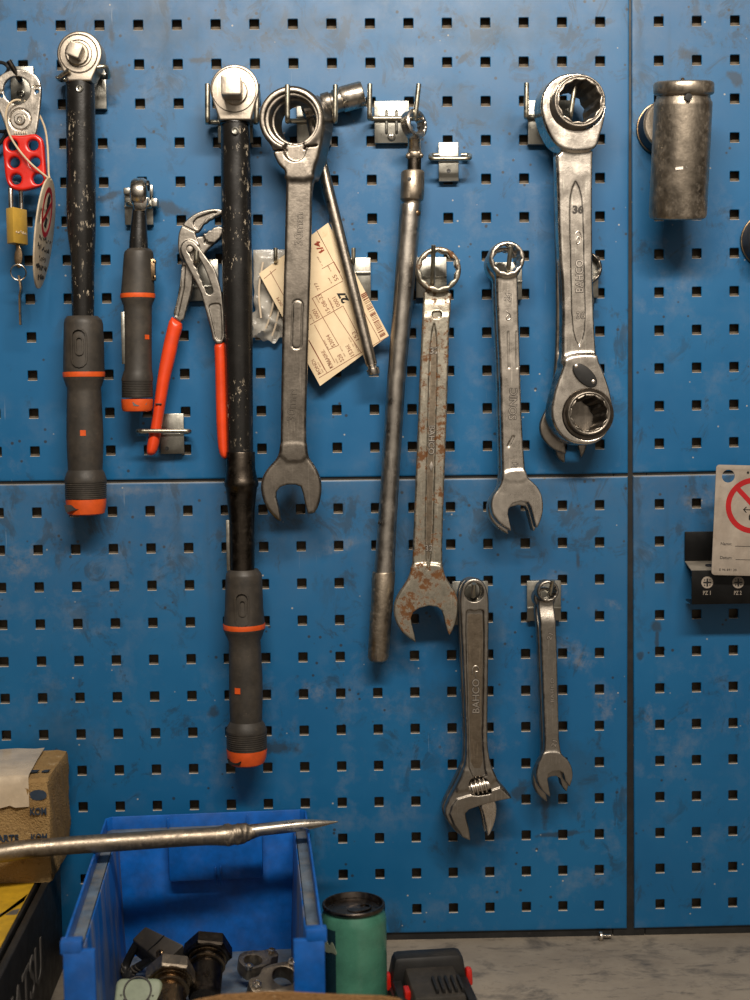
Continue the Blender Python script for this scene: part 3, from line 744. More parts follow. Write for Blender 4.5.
# --- left, short and thick
DC = 32
c = A(78.5, 52.3, 46)
t = thing('torque_wrench', 'thick black torque wrench, leftmost, with dented tube and orange-ended grip', 'torque wrench', A(85, 515, DC), 'black torque wrenches')
m = MB(); w0, w1 = 20, 46
head = UV([(79.2 + 22.6 * math.cos(a), 53.2 + 22.6 * math.sin(a)) for a in [math.radians(x) for x in range(-215, 36, 6)]] + [(93, 76.5), (91.5, 81), (68, 81), (65, 76.5)], 46)
m.prism([head], w0, w1, 2.0, res=3)
hd = m.build('ratchet_head', M_HEAD, t)
m = MB(); cc = A(78.6, 53.4, 46); m.ring(cc, (0, -1, 0), [(-.5, 17.2), (.7, 17.2), (.7, 18.4), (-.5, 18.4)], 48); m.ring(cc, (0, -1, 0), [(-.5, 12.2), (.6, 12.2), (.6, 13.0), (-.5, 13.0)], 40)
m.build('groove_ring', M_DARKMETAL, hd)
m = MB(); m.lathe(A(77.5, 53.8, 46), (0, -1, 0), [(-1, 11), (1.2, 11), (2.2, 10), (2.2, 9)], 36); square_drive(m, tuple(A(77.4, 53.5, 46)[i] for i in (0, 2)), math.radians(-24), 6.4, 45, 62); m.build('square_drive', M_HEAD, t)
m = body([(65.6, 94.8, 80.5), (66, 95, 83), (66.6, 95.3, 160), (66.6, 95.7, 205), (67.2, 95.7, 228), (68.8, 95.4, 240), (70.6, 94.8, 252), (71.4, 94.2, 270), (72, 94, 318)], DC)
m.build('tube', M_BLACKTUBE, t)
m = MB(); m.lathe(A(79.5, 88.3, 46.4), (0, -1, 0), [(-2, 3.6), (.2, 3.6), (.6, 3.0), (.3, 2.0), (-.6, 1.6)], 24); m.build('rivet', M_ZINC, t)
m = body([(67, 98, 315.5), (64.6, 101.6, 319), (64, 102.8, 323), (63.7, 103.8, 345), (63.4, 104.3, 371), (63.4, 104.4, 377), (64.2, 103.6, 380), (67.3, 100.8, 388), (67.4, 101, 392), (66.8, 102.6, 420), (66.8, 103.3, 440), (67.4, 103, 455), (68.2, 102.4, 470.5),
           (66.3, 104.6, 474.5), (64.6, 106.5, 480.5), (64.9, 106.5, 482.5)] + knurl(64.9, 106.6, 482.5, 65.2, 106.6, 499, 8) + [(66.5, 105.4, 500.5)], DC)
gr = m.build('grip', M_GRIP, t, smooth=28)
grip_badge(t, gr, 83, 348.5, DC, 20)
m = body([(63.0, 104.8, 371.6), (62.9, 104.9, 373), (63, 104.9, 375.5), (63.2, 104.7, 376.6)], DC); m.build('orange_band', M_ORANGE, t)
m = MB(); surf_patch(m, 86.5, 432.5, DC, 18, [(-2.8, -2.8), (2.8, -2.8), (2.8, 2.8), (-2.8, 2.8)], .5); m.build('orange_mark', M_ORANGE, gr)
m = body([(65.9, 106, 500), (66, 106.2, 502), (66.4, 105.6, 509), (67.6, 104.4, 514.5), (70, 102, 515.6)], DC); cp = m.build('end_cap', M_ORANGE, t)
m = MB(); surf_patch(m, 79, 507.5, DC, 19.4, [(-11.5, -4), (9, -3.4), (3, .5), (-4, 2), (-9.5, 3.6)], .35); m.build('cap_recess', M_BLACKP, cp)
# --- short
DC = 34
t = thing('torque_wrench', 'short small-headed torque wrench between the leftmost torque wrench and the pliers', 'torque wrench', A(137, 411, DC), 'black torque wrenches')
m = MB(); c = A(139.8, 192.5, DC)
m.lathe((c.x - 8.5, c.y, c.z), (1, 0, 0), [(0, 8), (1.5, 12), (4, 13.6), (12.5, 13.8), (15.5, 12), (17, 9)], 40)
m.hexa([A(134, 211, DC + 7), A(146, 211, DC + 7), A(146, 211, DC - 7), A(134, 211, DC - 7), A(132, 197, DC + 9), A(148, 197, DC + 9), A(148, 197, DC - 9), A(132, 197, DC - 9)], 1.5)
m.build('ratchet_head', M_CHROME, t)
m = MB(); q = A(148.3, 186, DC); m.lathe((q.x - 2, q.y - 2, q.z), (1, 0, 0), [(0, 5), (3, 5), (3.6, 4)], 24); m.build('drive_button', M_DARKMETAL, t)
m = body([(132.6, 146, 207.5), (132.3, 146.2, 212), (130.5, 147, 228), (129.3, 147.8, 240), (129, 148.2, 250)], DC); m.build('tube', M_BLACKTUBE, t)
m = body([(127.5, 150.5, 247.8), (124.6, 152.8, 250.5), (123.8, 153.4, 254), (123.2, 153.6, 262), (122.4, 154, 275), (121.2, 154.5, 290), (120.8, 154.8, 296.5), (121.4, 154.2, 299), (123.4, 152, 304.5), (123.8, 151.8, 310), (124.4, 151.6, 340), (124.6, 151.8, 369),
          (123, 152.4, 373), (121.5, 153, 379), (121.6, 153, 380.4)] + knurl(121.6, 153, 380.6, 121.6, 153, 397.5, 10), DC)
gr = m.build('grip', M_GRIP, t, smooth=28)
m = body([(120.5, 155.1, 292.6), (120.4, 155.2, 294), (120.5, 155.1, 296), (120.7, 154.9, 297)], DC); m.build('orange_band', M_ORANGE, t)
m = MB(); a, b = A(123.3, 364, DC + 5), A(124.7, 312, DC + 5); m.box((a.x - 1.2, a.y - .5, a.z), (b.x, a.y + 3, b.z), .3); m.build('metal_clip', M_ZINC, t, label='thin bright metal strip')
m = MB(); a, b = A(150, 281, DC + 4), A(155.2, 259, DC + 4); m.box((a.x - 2, a.y - 3, a.z), (b.x, a.y + 5, b.z), .8)
for y in (262, 277.5): q = A(154.6, y, DC + 6); m.box((q.x - 2, q.y - 1, q.z - 1.6), (q.x + 1.2, q.y + 4, q.z + 1.6), .4)
m.build('side_window', M_BRONZE, t)
m = MB(); surf_patch(m, 138, 337.5, DC, 13.8, [(8.6, -2.2), (12.2, -2.2), (12.2, 2.2), (8.6, 2.2)], .6); m.build('orange_mark', M_ORANGE, gr)
m = body([(121.4, 152.8, 399), (121.4, 152.9, 401), (121.8, 152.4, 408), (123, 151, 411), (126, 148, 411.8)], DC); cp = m.build('end_cap', M_ORANGE, t)
m = MB(); surf_patch(m, 137, 404.5, DC, 15.6, [(-2, -2.4), (12, -2.8), (11, .4), (3, 1.6), (-1, 1.2)], .35); m.build('cap_recess', M_BLACKP, cp)
# --- longest
DC = 34
t = thing('torque_wrench', 'longest black torque wrench with pale paint chips, hanging across the panel seam', 'torque wrench', A(246, 768, DC), 'black torque wrenches')
m = MB()
head = UV([(234.4 + 24.4 * math.cos(a), 88.6 + 24.4 * math.sin(a)) for a in [math.radians(x) for x in range(-205, 26, 6)]] + [(255.5, 102), (251, 119.8), (219.6, 119.8), (213.4, 103)], 50)
m.prism([head], 18, 50, 1.6, res=3); hd = m.build('ratchet_head', M_HEAD, t)
cc = A(234, 89.6, 50); m = MB(); m.ring(cc, (0, -1, 0), [(-.5, 20.6), (.5, 20.6), (.5, 21.5), (-.5, 21.5)], 56); m.build('groove_ring', M_DARKMETAL, hd)
m = MB(); cc = A(234.5, 92, 50); m.lathe(cc, (0, -1, 0), [(-1, 12.6), (2, 12.6), (3.4, 11.6), (3.4, 8)], 40); square_drive(m, (cc.x - 1.2, cc.z + 1), 0, 9.3, 49, 76); m.build('square_drive', M_HEAD, t)
m = body([(219.4, 250, 119), (219.4, 250.3, 121.5), (220.6, 249.4, 122.5), (220.9, 249.7, 126), (221.2, 251.2, 200), (222.4, 252.3, 280), (223.4, 252.6, 330), (224.4, 252.8, 345), (225.2, 252.8, 358), (226.2, 253, 400), (227.2, 253.2, 452.5)], DC); tb = m.build('tube', M_BLACKTUBE, t)
m = MB(); m.lathe(A(235, 130.8, 50), (0, -1, 0), [(-2, 3.6), (.4, 3.6), (.8, 2.8), (.4, 1.8), (-.4, 1.4)], 24); m.build('rivet', M_ZINC, t)
m = body([(226.4, 254.6, 452.4), (226.2, 255, 453.2), (226, 255.4, 470), (225.2, 257.4, 480), (224.2, 258.4, 482.4), (224.4, 258.6, 486.5), (225.6, 257.4, 488.5), (226.4, 256.6, 495), (228, 254.8, 510), (229.2, 254.4, 525), (230, 254.8, 574)], DC); m.build('collar_tube', M_DARKMETAL, t, label='smooth dark lower tube with a stepped collar')
m = MB(); a = A(227.6, 571, DC + 3); b = A(228.9, 520, DC + 3); m.box((a.x - .8, a.y, a.z), (b.x + .2, a.y + 4, b.z), .3); m.build('metal_clip', M_ZINC, t, label='thin bright metal strip')
m = body([(228.5, 258, 571), (226, 261.2, 575.4), (225.7, 262, 577.5), (225.6, 262.3, 585), (225, 263.3, 610), (223.6, 264.8, 626), (223.4, 265.2, 632), (224.6, 264, 634.6), (228.6, 260.6, 643.4), (229, 261, 650), (229, 262.6, 680), (229.2, 262.8, 700), (230.2, 262.2, 724),
          (228.2, 264.6, 728), (226, 267, 734), (226.2, 267, 735.4)] + knurl(226.2, 267, 735.6, 226.8, 267.2, 752.5, 8), DC)
gr = m.build('grip', M_GRIP, t, smooth=28)
grip_badge(t, gr, 243.5, 607, DC, 19, .92)
m = body([(223.2, 265.2, 626.6), (223, 265.4, 628), (223.1, 265.4, 630.5), (223.4, 265.1, 631.7)], DC); m.build('orange_band', M_ORANGE, t)
m = MB(); surf_patch(m, 245, 687.7, DC, 17, [(-9, -2.9), (-3.4, -2.9), (-3.4, 2.9), (-9, 2.9)], .5); m.build('orange_mark', M_ORANGE, gr)
m = body([(226.6, 267, 753), (226.7, 267.2, 755), (227.4, 266.4, 762), (229, 264.6, 766.4), (232, 261, 767.6)], DC); cp = m.build('end_cap', M_ORANGE, t)
m = MB(); surf_patch(m, 246, 758.5, DC, 19.8, [(-18, -2.4), (-3, -2.2), (-5, 2), (-16, 2.4)], .35); m.build('cap_recess', M_BLACKP, cp)
# ---------------------------------------------------------------- wrenches (forged bodies)
def vz(py, px, d): return A(px, py, d).z
def leaf(g, top, bot, w):                      # long pointed recess
    P = np.array([top, bot]); e = P[1] - P[0]; L = np.hypot(*e); e /= L; nrm = np.array([-e[1], e[0]])
    pts = []
    for s_, k in ((0, 0), (.04, .5), (.1, .85), (.2, 1), (.8, 1), (.9, .85), (.96, .5), (1, 0)): pts.append(tuple(P[0] + e * L * s_ + nrm * w * k))
    for s_, k in ((.96, .5), (.9, .85), (.8, 1), (.2, 1), (.1, .85), (.04, .5)): pts.append(tuple(P[0] + e * L * s_ - nrm * w * k))
    return g.poly(pts)
# --- rust-spotted 32
d = 44
jaw = zc(380, 500, 5, [(160, 320), (150, 380), (122, 430), (88, 478), (67, 535), (72, 595), (98, 648), (138, 690), (180, 716), (180, 716), (230, 690), (300, 680), (347, 681), (347, 681), (367, 648), (386, 600), (393, 535), (386, 478), (362, 436), (335, 398), (316, 360), (311, 320)])
opening = zc(380, 500, 5, [(185, 760), (181, 716), (172, 670), (160, 625), (154, 592), (166, 562), (196, 541), (245, 529), (288, 535), (310, 555), (321, 590), (333, 640), (347, 681), (352, 760)])
shank = [(424.6, 286), (453, 286), (450.5, 315), (449.4, 325), (448.4, 370), (446.4, 430), (443.4, 508), (442.2, 560), (444, 580), (412, 580), (413, 554), (414.6, 508), (418, 430), (420.2, 370), (422.4, 322), (423, 310)]
J, O, K = UV(chaikin(jaw), d + 2), UV(opening, d + 2), UV(chaikin(shank, 1), d)
rc_ = A(438.6, 269.4, d + 1); rc_ = (rc_.x, rc_.z); R_ = 22.0
g = grid_for([J, K, circ(*rc_, R_)], 18, 52, .75)
zt = vz(298, 438, d); zb_ = vz(318, 438, d); bend = 1 - sstep(zb_, zt, g.V)
front = d - 7 * (1 - bend)
F = g.ext(g.poly(K), front - 9.5, front, 2.2)
F = smin(F, g.ext(g.poly(J), d - 11, d + 2, 2.0), 3)
F = sub(F, g.ext(g.poly(O), 0, 90, .5), .8)
rng_ = g.ext(g.circle(rc_, R_), d - 15, d + 1, 2.6); F = smin(F, rng_, 2.0)
F = sub(F, g.ext(g.star12(rc_, 15.7), 0, 90, .3), 1.6)
F = sub(F, g.ext(leaf(g, UV([(434.2, 322)], d)[0], UV([(428.2, 570)], d)[0], 3.9), d - 1.5, 90, .3), .6)
zh = g.circle(UV([(437, 314.5)], d)[0], 4.6); F = sub(F, g.ext(np.maximum(zh, np.abs(g.V - UV([(437, 314.5)], d)[0][1]) - 3.4), d - 4.5, 90, .6), .8)
t = thing('combination_wrench', 'rust-spotted combination wrench with big open jaw, marked 32, left of the shiny pair', 'wrench', A(428, 642, d - 5))
sdf_obj('wrench_body', g, F, M_RUSTY, t)
lf = UV([(434.0, 329), (436.2, 345), (436.6, 360), (433.2, 470), (431.0, 548), (428.6, 563), (426.0, 548), (427.4, 470), (431.2, 360), (431.6, 345)], d)
m = MB(); m.prism([chaikin(lf, 1)], d - 2.2, d - 1.42); m.build('sunken_panel', M_CAST, t, label='dark sunken panel along the shank')
board_text('32', 434.6, 350.5, d - 1.2, 0, 9, 6.2, M_TEXT_S, t, .5)
board_text('BAHCO', 431.6, 440, d - 1.2, -92, 28, 5.6, M_TEXT_S, t, .6)
board_text('32', 429, 548, d - 1.2, 0, 8, 6, M_TEXT_S, t, .5)
mb = MB(); 
for q in ([(431.5, 461), (429.2, 466), (431.2, 471.5), (433.6, 466)],): mb.prism([UV(q, d)], d - 1.2, d - .2, .2)
mb.build('arrow_mark', M_TEXT_S, t)
# --- shiny pair
def shiny(parent, d):
    jaw = zc(470, 400, 5, [(168, 355), (160, 405), (145, 440), (116, 474), (103, 520), (111, 570), (137, 610), (172, 638), (208, 659), (208, 659), (240, 648), (300, 640), (338, 640), (338, 640), (357, 600), (368, 552), (366, 492), (345, 440), (312, 408), (288, 388), (278, 345)])
    opening = zc(470, 400, 5, [(222, 700), (208, 659), (200, 620), (190, 572), (192, 547), (214, 518), (254, 507), (290, 512), (304, 535), (318, 588), (332, 640), (340, 700)])
    shank = [(497.4, 268), (517.4, 268), (518.4, 277), (519, 310), (520.6, 370), (522.6, 430), (525.6, 470), (527, 482), (503, 482), (502.6, 470), (501.6, 430), (500.4, 370), (497.4, 310), (496.4, 277)]
    J, O, K = UV(chaikin(jaw), d + 1), UV(opening, d + 1), UV(chaikin(shank, 1), d)
    c = A(507.2, 258.6, d + 2); c = (c.x, c.z)
    g = grid_for([J, K, circ(*c, 17.4)], d - 14, d + 6, .7)
    F = g.ext(g.poly(K), d - 8, d, 2.4)
    F = smin(F, g.ext(g.poly(J), d - 8.5, d + 1, 1.8), 3)
    F = sub(F, g.ext(g.poly(O), -20, 190, .5), .8)
    F = smin(F, g.ext(g.circle(c, 17.2), d - 11, d + 2, 2.4), 4)
    F = sub(F, g.ext(g.star12(c, 11.9), -20, 190, .3), 1.4)
    a, b, e, f = UV([(508.2, 332), (509, 368), (516.6, 332), (517.2, 368)], d)
    for p, q in ((a, b), (e, f)): F = sub(F, g.ext(g.seg(p, q, .55), d - .7, 190, .2), .3)
    a, b = UV([(513.4, 437), (508.6, 446)], d); F = sub(F, g.ext(g.seg(a, b, 1.1), d - .9, 190, .2), .3)
    body_ = sdf_obj('wrench_body', g, F, M_STEEL, parent, lean=(d, -.2, 0))
    board_text('24', 507.9, 297.3, d, 75, 7.5, 6.2, M_TEXT_S, parent, .4)
    board_text('SONIC', 513, 404, d, 88, 30, 7.2, M_TEXT_S, parent, .45)
    board_text('24', 514.6, 466, d, 80, 6.8, 5.2, M_TEXT_S, parent, .4)
    m = MB(); k = UV([(514.6, 466)], d)[0]; m.prism([rrect(k[0] - 4.7, k[1] - 6.6, k[0] + 4.7, k[1] + 6.6, 3.6), rrect(k[0] - 4.1, k[1] - 6.0, k[0] + 4.1, k[1] + 6.0, 3.2)], d - .3, d + .35); m.build('raised_frame', M_TEXT_S, parent); m = MB()
    k = UV([(507.7, 299)], d)[0]; m.prism([rrect(k[0] - 4.8, k[1] - 9, k[0] + 4.8, k[1] + 9, 4), rrect(k[0] - 4.2, k[1] - 8.4, k[0] + 4.2, k[1] + 8.4, 3.5)], d - .3, d + .3); m.build('raised_frame', M_TEXT_S, parent); m = MB()
    k = [A(x / 5 + 380, y / 5 + 230, d + .1) for x, y in ((630, 405), (650, 418), (655, 440), (640, 452), (628, 440), (640, 425))]; m.tube(chaikin(k, 2, False), .55, 8)
    m.build('curl_emblem', M_TEXT_S, parent); return body_
t = thing('combination_wrench', 'shiny combination wrench, front one of the pair left of the ratchet ring wrench', 'wrench', A(516, 540, 40), 'pair of shiny combination wrenches')
shiny(t, 47)
c = copy_tree(t, (-1.5, 12, -4.5), 'shiny combination wrench, rear one mostly hidden behind its twin')
# --- small pair at lower right
def small(parent, d):
    jaw = zc(420, 560, 3.3333, [(412, 640), (404, 660), (392, 685), (386, 715), (392, 745), (408, 772), (436, 792), (436, 792), (455, 770), (480, 765), (500, 757), (500, 757), (511, 722), (507, 690), (492, 664), (476, 652), (468, 640)])
    opening = zc(420, 560, 3.3333, [(443, 820), (435, 792), (430, 760), (425, 732), (428, 714), (446, 705), (465, 703), (477, 710), (484, 735), (500, 757), (507, 790)])
    shank = [(540.8, 597), (555.6, 597), (556, 603), (556.2, 622), (557, 640), (559.4, 740), (561.2, 752), (544.6, 752), (545, 740), (541.4, 640), (540.4, 618), (540.4, 603)]
    J, O, K = UV(chaikin(jaw), d + 1), UV(opening, d + 1), UV(shank, d)
    c = A(548, 591.4, d + 2); c = (c.x, c.z)
    g = grid_for([J, K, circ(*c, 11)], d - 16, d + 6, .6)
    bend = sstep(vz(624, 548, d), vz(604, 548, d), g.V); fr = d - 5.0 * bend
    F = g.ext(g.poly(K), fr - 7, fr, 1.6)
    F = smin(F, g.ext(g.poly(J), d - 7, d + 1, 1.4), 2.5)
    F = sub(F, g.ext(g.poly(O), -20, 190, .4), .6)
    F = smin(F, g.ext(g.circle(c, 10.9), d - 9, d + 2, 1.8), 1.6)
    F = sub(F, g.ext(g.star12(c, 7.3), -20, 190, .2), .8)
    b = sdf_obj('wrench_body', g, F, M_FORGED, parent, lean=(d, -.2, 0))
    board_text('21', 549.8, 636.5, d, 70, 6.5, 4.6, M_TEXT_S, parent, .4)
    board_text('BAHCO', 552.2, 690, d, 90, 24, 3.6, M_TEXT_S, parent, .4)
    board_text('21', 554, 743.5, d, 75, 6.5, 4.6, M_TEXT_S, parent, .4)
    return b
t = thing('combination_wrench', 'small dull wrench at lower right, front one of its pair', 'wrench', A(554, 796, 38), 'pair of small wrenches')
small(t, 43)
copy_tree(t, (-1.5, 11.5, -8.5), 'small dull wrench at lower right, rear one showing behind its twin')
# --- thirty millimetre ring wrench with one open jaw
d = 60
t = thing('combination_wrench', 'large dark thirty millimetre wrench with a wide slotted ring, over the paper card', 'wrench', A(292, 520, d - 6))
jaw = zc(240, 390, 5.77, [(236, 300), (228, 360), (205, 405), (165, 445), (131, 495), (118, 545), (121, 595), (136, 650), (166, 705), (208, 748), (235, 765), (235, 765), (300, 745), (350, 730), (392, 720), (430, 712), (430, 712), (456, 668), (470, 600), (470, 535), (455, 480), (425, 430), (396, 392), (384, 350), (382, 300)])
opening = zc(240, 390, 5.77, [(252, 820), (236, 765), (225, 690), (207, 620), (210, 588), (232, 560), (272, 547), (320, 547), (350, 558), (364, 600), (376, 660), (392, 720), (404, 820)])
shank = [(286, 160), (312.6, 160), (311.4, 235), (309.8, 294), (307, 380), (305.8, 440), (308, 462), (280, 462), (280.6, 435), (281.4, 367), (283.2, 294), (285.4, 220)]
J, O, K = UV(chaikin(jaw), d), UV(opening, d), UV(chaikin(shank, 1), d)
co = A(291.4, 118.3, d + 4); co = (co.x, co.z); ch = A(291.8, 119.0, d + 4); ch = (ch.x, ch.z)
colr = UV(chaikin([(268, 128), (271.5, 150), (275.5, 160), (279, 166), (285, 171), (284, 180), (313.5, 180), (314, 170), (319, 155), (322, 140), (325, 125), (300, 100)], 1), d)
g = grid_for([J, K, circ(*co, 33)], 30, 68, .8)
F = g.ext(g.poly(K), d - 12, d, 3.2)
jawd = np.where(True, g.poly(J), 0)
F = smin(F, g.ext(jawd, d - 15, d - .5, 3.2), 3)
F = sub(F, g.ext(g.poly(O), -20, 190, .5), 1.0)
F = smin(F, g.ext(g.poly(colr), d - 22, d + 1.5, 3), 4)
ring3 = g.ext(g.circle(co, 31.2), d - 26, d + 3.0, 4.0); F = smin(F, ring3, 3)
F = sub(F, g.ext(g.circle(ch, 19.6), -20, 190, .3), 1.6)
F = sub(F, g.ext(g.circle(ch, 22.0), d - 7, 190, .5), 1.0)
F = sub(F, g.ext(g.circle(ch, 25.4), d + .4, 190, .5), 1.0)                       # stepped mouth
q = UV([(294.5, 150)], d)[0]; F = sub(F, g.ext(g.circle(q, 10.2), d - 3, 190, 1), 2)   # rounded notch below the ring
a, b, e, f = UV([(272, 151.4), (284.5, 150), (303, 147.4), (317, 145.4)], d)
for p_, q_ in ((a, b), (e, f)): F = sub(F, g.ext(g.seg(p_, q_, .9), d - 5, 190, .2), .4)
pl = UV([(297.6, 305), (296.4, 344)], d); gd = g.seg(pl[0], pl[1], 4.6)
F = sub(F, g.ext(np.abs(gd) - .55, d - .6, 190, .2), .3)
sdf_obj('wrench_body', g, F, M_DULL, t, lean=(d + 1, .34, -.06, A(300, 200, d).z, A(300, 160, d).z))
board_text('30mm', 298.6, 229, d, 88.5, 30, 7.6, M_DULL, t, .55, grime_shade=.03)
board_text('30mm', 291.8, 405, d, 86, 30, 7.6, M_DULL, t, .55, grime_shade=.03)
# --- reversible ratchet ring wrench 36
d = 50
t = thing('ratchet_wrench', 'large polished double-ring ratchet wrench with a black reversing lever, marked 36', 'wrench', A(581, 445, d - 6))
up = zc(490, 50, 5, [(255, 280), (266, 210), (306, 150), (364, 118), (430, 112), (495, 122), (545, 160), (578, 222), (584, 300), (570, 372), (552, 430), (536, 490), (480, 506), (400, 506), (335, 480), (296, 420), (268, 350)])
lo = zc(500, 290, 5, [(332, 330), (316, 390), (288, 470), (268, 540), (258, 610), (268, 670), (303, 728), (352, 764), (420, 776), (482, 768), (530, 730), (562, 668), (570, 600), (554, 505), (522, 410), (494, 350), (482, 320)])
shank = [(557.6, 146), (595.5, 146), (594.4, 165), (594.4, 250), (595, 290), (597.6, 350), (600, 362), (563, 366), (564, 350), (564.4, 290), (560.6, 250), (559, 180)]
U_, L_, K = UV(chaikin(up), d), UV(chaikin(lo), d), UV(chaikin(shank, 1), d - 2)
cu_ = A(578.6, 102.6, d); cu_ = (cu_.x, cu_.z); cl_ = A(588.2, 414.6, d); cl_ = (cl_.x, cl_.z)
g = grid_for([U_, L_, K], 22, 56, .8)
F = g.ext(g.poly(K), d - 13, d - 3, 3)
F = smin(F, g.ext(g.poly(U_), d - 18, d, 2.4), 3)
F = smin(F, g.ext(g.poly(L_), d - 16, d, 2.4), 6)
F = sub(F, g.ext(g.circle(cu_, 25.5), -20, 190, .4), .8); F = sub(F, g.ext(g.circle(cl_, 24.6), -20, 190, .4), .8)
F = sub(F, g.ext(leaf(g, UV([(577.2, 179.5)], d)[0], UV([(581, 346)], d)[0], 6.6), d - 3.9, 190, .3), .6)
k = UV([(584.6, 375.4)], d)[0]
sdf_obj('wrench_body', g, F, M_CHROME, t, lean=(d, -.32, -.10))
def insert(name, px, py, ro, ap, w0, w1, parent):
    c = A(px, py, w1); c = (c.x, c.z)
    g = grid_for([circ(*c, ro)], w0 - 3, w1 + 3, .6)
    F = g.ext(g.circle(c, ro), w0, w1, 1.2); F = sub(F, g.ext(g.star12(c, ap, .2), -50, 200, .2), 1.0)
    F = sub(F, g.ext(np.abs(g.circle(c, ro - 2.6)) - .35, w1 - .8, 200, .1), .3)
    return sdf_obj(name, g, F, M_DULL, parent, lean=(w1, -.45, -.25))
insert('ratchet_ring', 580.2, 100.6, 24.6, 17.9, d - 19, d + 8, t)
i2 = insert('ratchet_ring', 589.6, 413.2, 21.2, 15.6, d - 17, d + 5, t)
m = MB(); c = A(588.4, 414.4, d); m.ring(c, (0, -1, 0), [(-14, 20.8), (.8, 20.8), (.8, 24.7), (-14, 24.7)], 56); m.build('ring_seat', M_DARKMETAL, t)
m = MB(); k0 = A(584.6, 375.6, d); ang = math.radians(-45)
o = [(15.2 * math.cos(a) * (1 if abs(math.cos(a)) < .9 else .97), 7.6 * math.sin(a)) for a in [2 * math.pi * i / 32 for i in range(32)]]
m.prism([[(k0.x + x * math.cos(ang) - y * math.sin(ang), k0.z + x * math.sin(ang) + y * math.cos(ang)) for x, y in o]], d - .5, d + 3.2, 1.0, res=2)
lv = m.build('reversing_lever', M_BLACKP, t, label='black oval reversing lever')
m = MB()
for x, y in ((576.4, 366.2), (593.4, 381.6)): m.lathe(A(x, y, d + 3), (0, -1, 0), [(-.5, 2.0), (.4, 2.0), (.9, 1.2)], 18)
m.build('lever_dot', M_TEXT_S, lv)
board_text('36', 578, 209.6, d - 3.9, 0, 9.5, 7, M_ENGRAVE, t, .3)
board_text('BAHCO', 579.3, 276, d - 3.9, 90, 31, 7, M_TEXT_S, t, .7)
board_text('36', 580.8, 315.4, d - 3.9, 0, 8, 6.4, M_TEXT_S, t, .6)
m = MB(); k = [A(578.4 + x, 238 + y, d - 3.6) for x, y in ((-2.6, -4), (-1, -7), (2, -6), (3, -1), (1.5, 5), (-1.5, 6.5), (-2.2, 2), (0, -2), (1, 1))]; m.tube(chaikin(k, 2, False), .6, 8); m.build('hook_emblem', M_TEXT_S, t)
# hidden wrenches behind it, their shadow painted in by a darker steel
def behind(parent, d, ring, rr, ap, shank, jaw, opening, mat):
    J, O, K = UV(chaikin(jaw), d), UV(opening, d), UV(chaikin(shank, 1), d)
    c = A(*ring, d); c = (c.x, c.z)
    g = grid_for([J, K, circ(*c, rr)], d - 13, d + 4, .8)
    F = g.ext(g.poly(K), d - 8, d - .5, 2.2); F = smin(F, g.ext(g.poly(J), d - 9, d, 1.8), 3); F = sub(F, g.ext(g.poly(O), -30, 190, .4), .8)
    F = smin(F, g.ext(g.circle(c, rr), d - 10, d, 2.4), 4); F = sub(F, g.ext(g.star12(c, ap), -30, 190, .3), 1.2)
    return sdf_obj('wrench_body', g, F, mat, parent)
t = thing('combination_wrench', 'open-jaw wrench peeking out left of and below the ratchet ring wrench', 'wrench', A(560, 455, 20))
behind(t, 30, (568, 112), 24, 18,
       [(554, 130), (584, 130), (582, 250), (580, 340), (584, 400), (552, 400), (556, 350), (556.6, 290), (554.6, 200)],
       zc(500, 290, 5, [(286, 300), (280, 420), (262, 510), (240, 582), (208, 640), (196, 690), (210, 742), (250, 788), (296, 812), (332, 822), (332, 822), (370, 800), (430, 790), (470, 745), (490, 680), (470, 600), (420, 540), (400, 430), (400, 300)]),
       zc(500, 290, 5, [(345, 880), (332, 822), (326, 780), (318, 720), (330, 690), (370, 676), (400, 690), (416, 740), (440, 800), (450, 880)]), M_DULL)
t = thing('combination_wrench', 'shorter wrench hidden behind the ratchet ring wrench, only ring edge and jaw tips showing', 'wrench', A(570, 463, 4))
behind(t, 17, (586, 268), 16.5, 12.5,
       [(576, 280), (596, 280), (592, 360), (588, 420), (566, 420), (570, 360)],
       zc(500, 290, 5, [(360, 560), (330, 640), (296, 700), (272, 760), (276, 815), (296, 850), (326, 867), (326, 867), (360, 850), (405, 843), (405, 843), (430, 805), (438, 755), (430, 700), (430, 640), (440, 560)]),
       zc(500, 290, 5, [(332, 900), (326, 866), (326, 800), (332, 756), (360, 742), (385, 752), (396, 800), (405, 842), (410, 900)]), M_DULL)
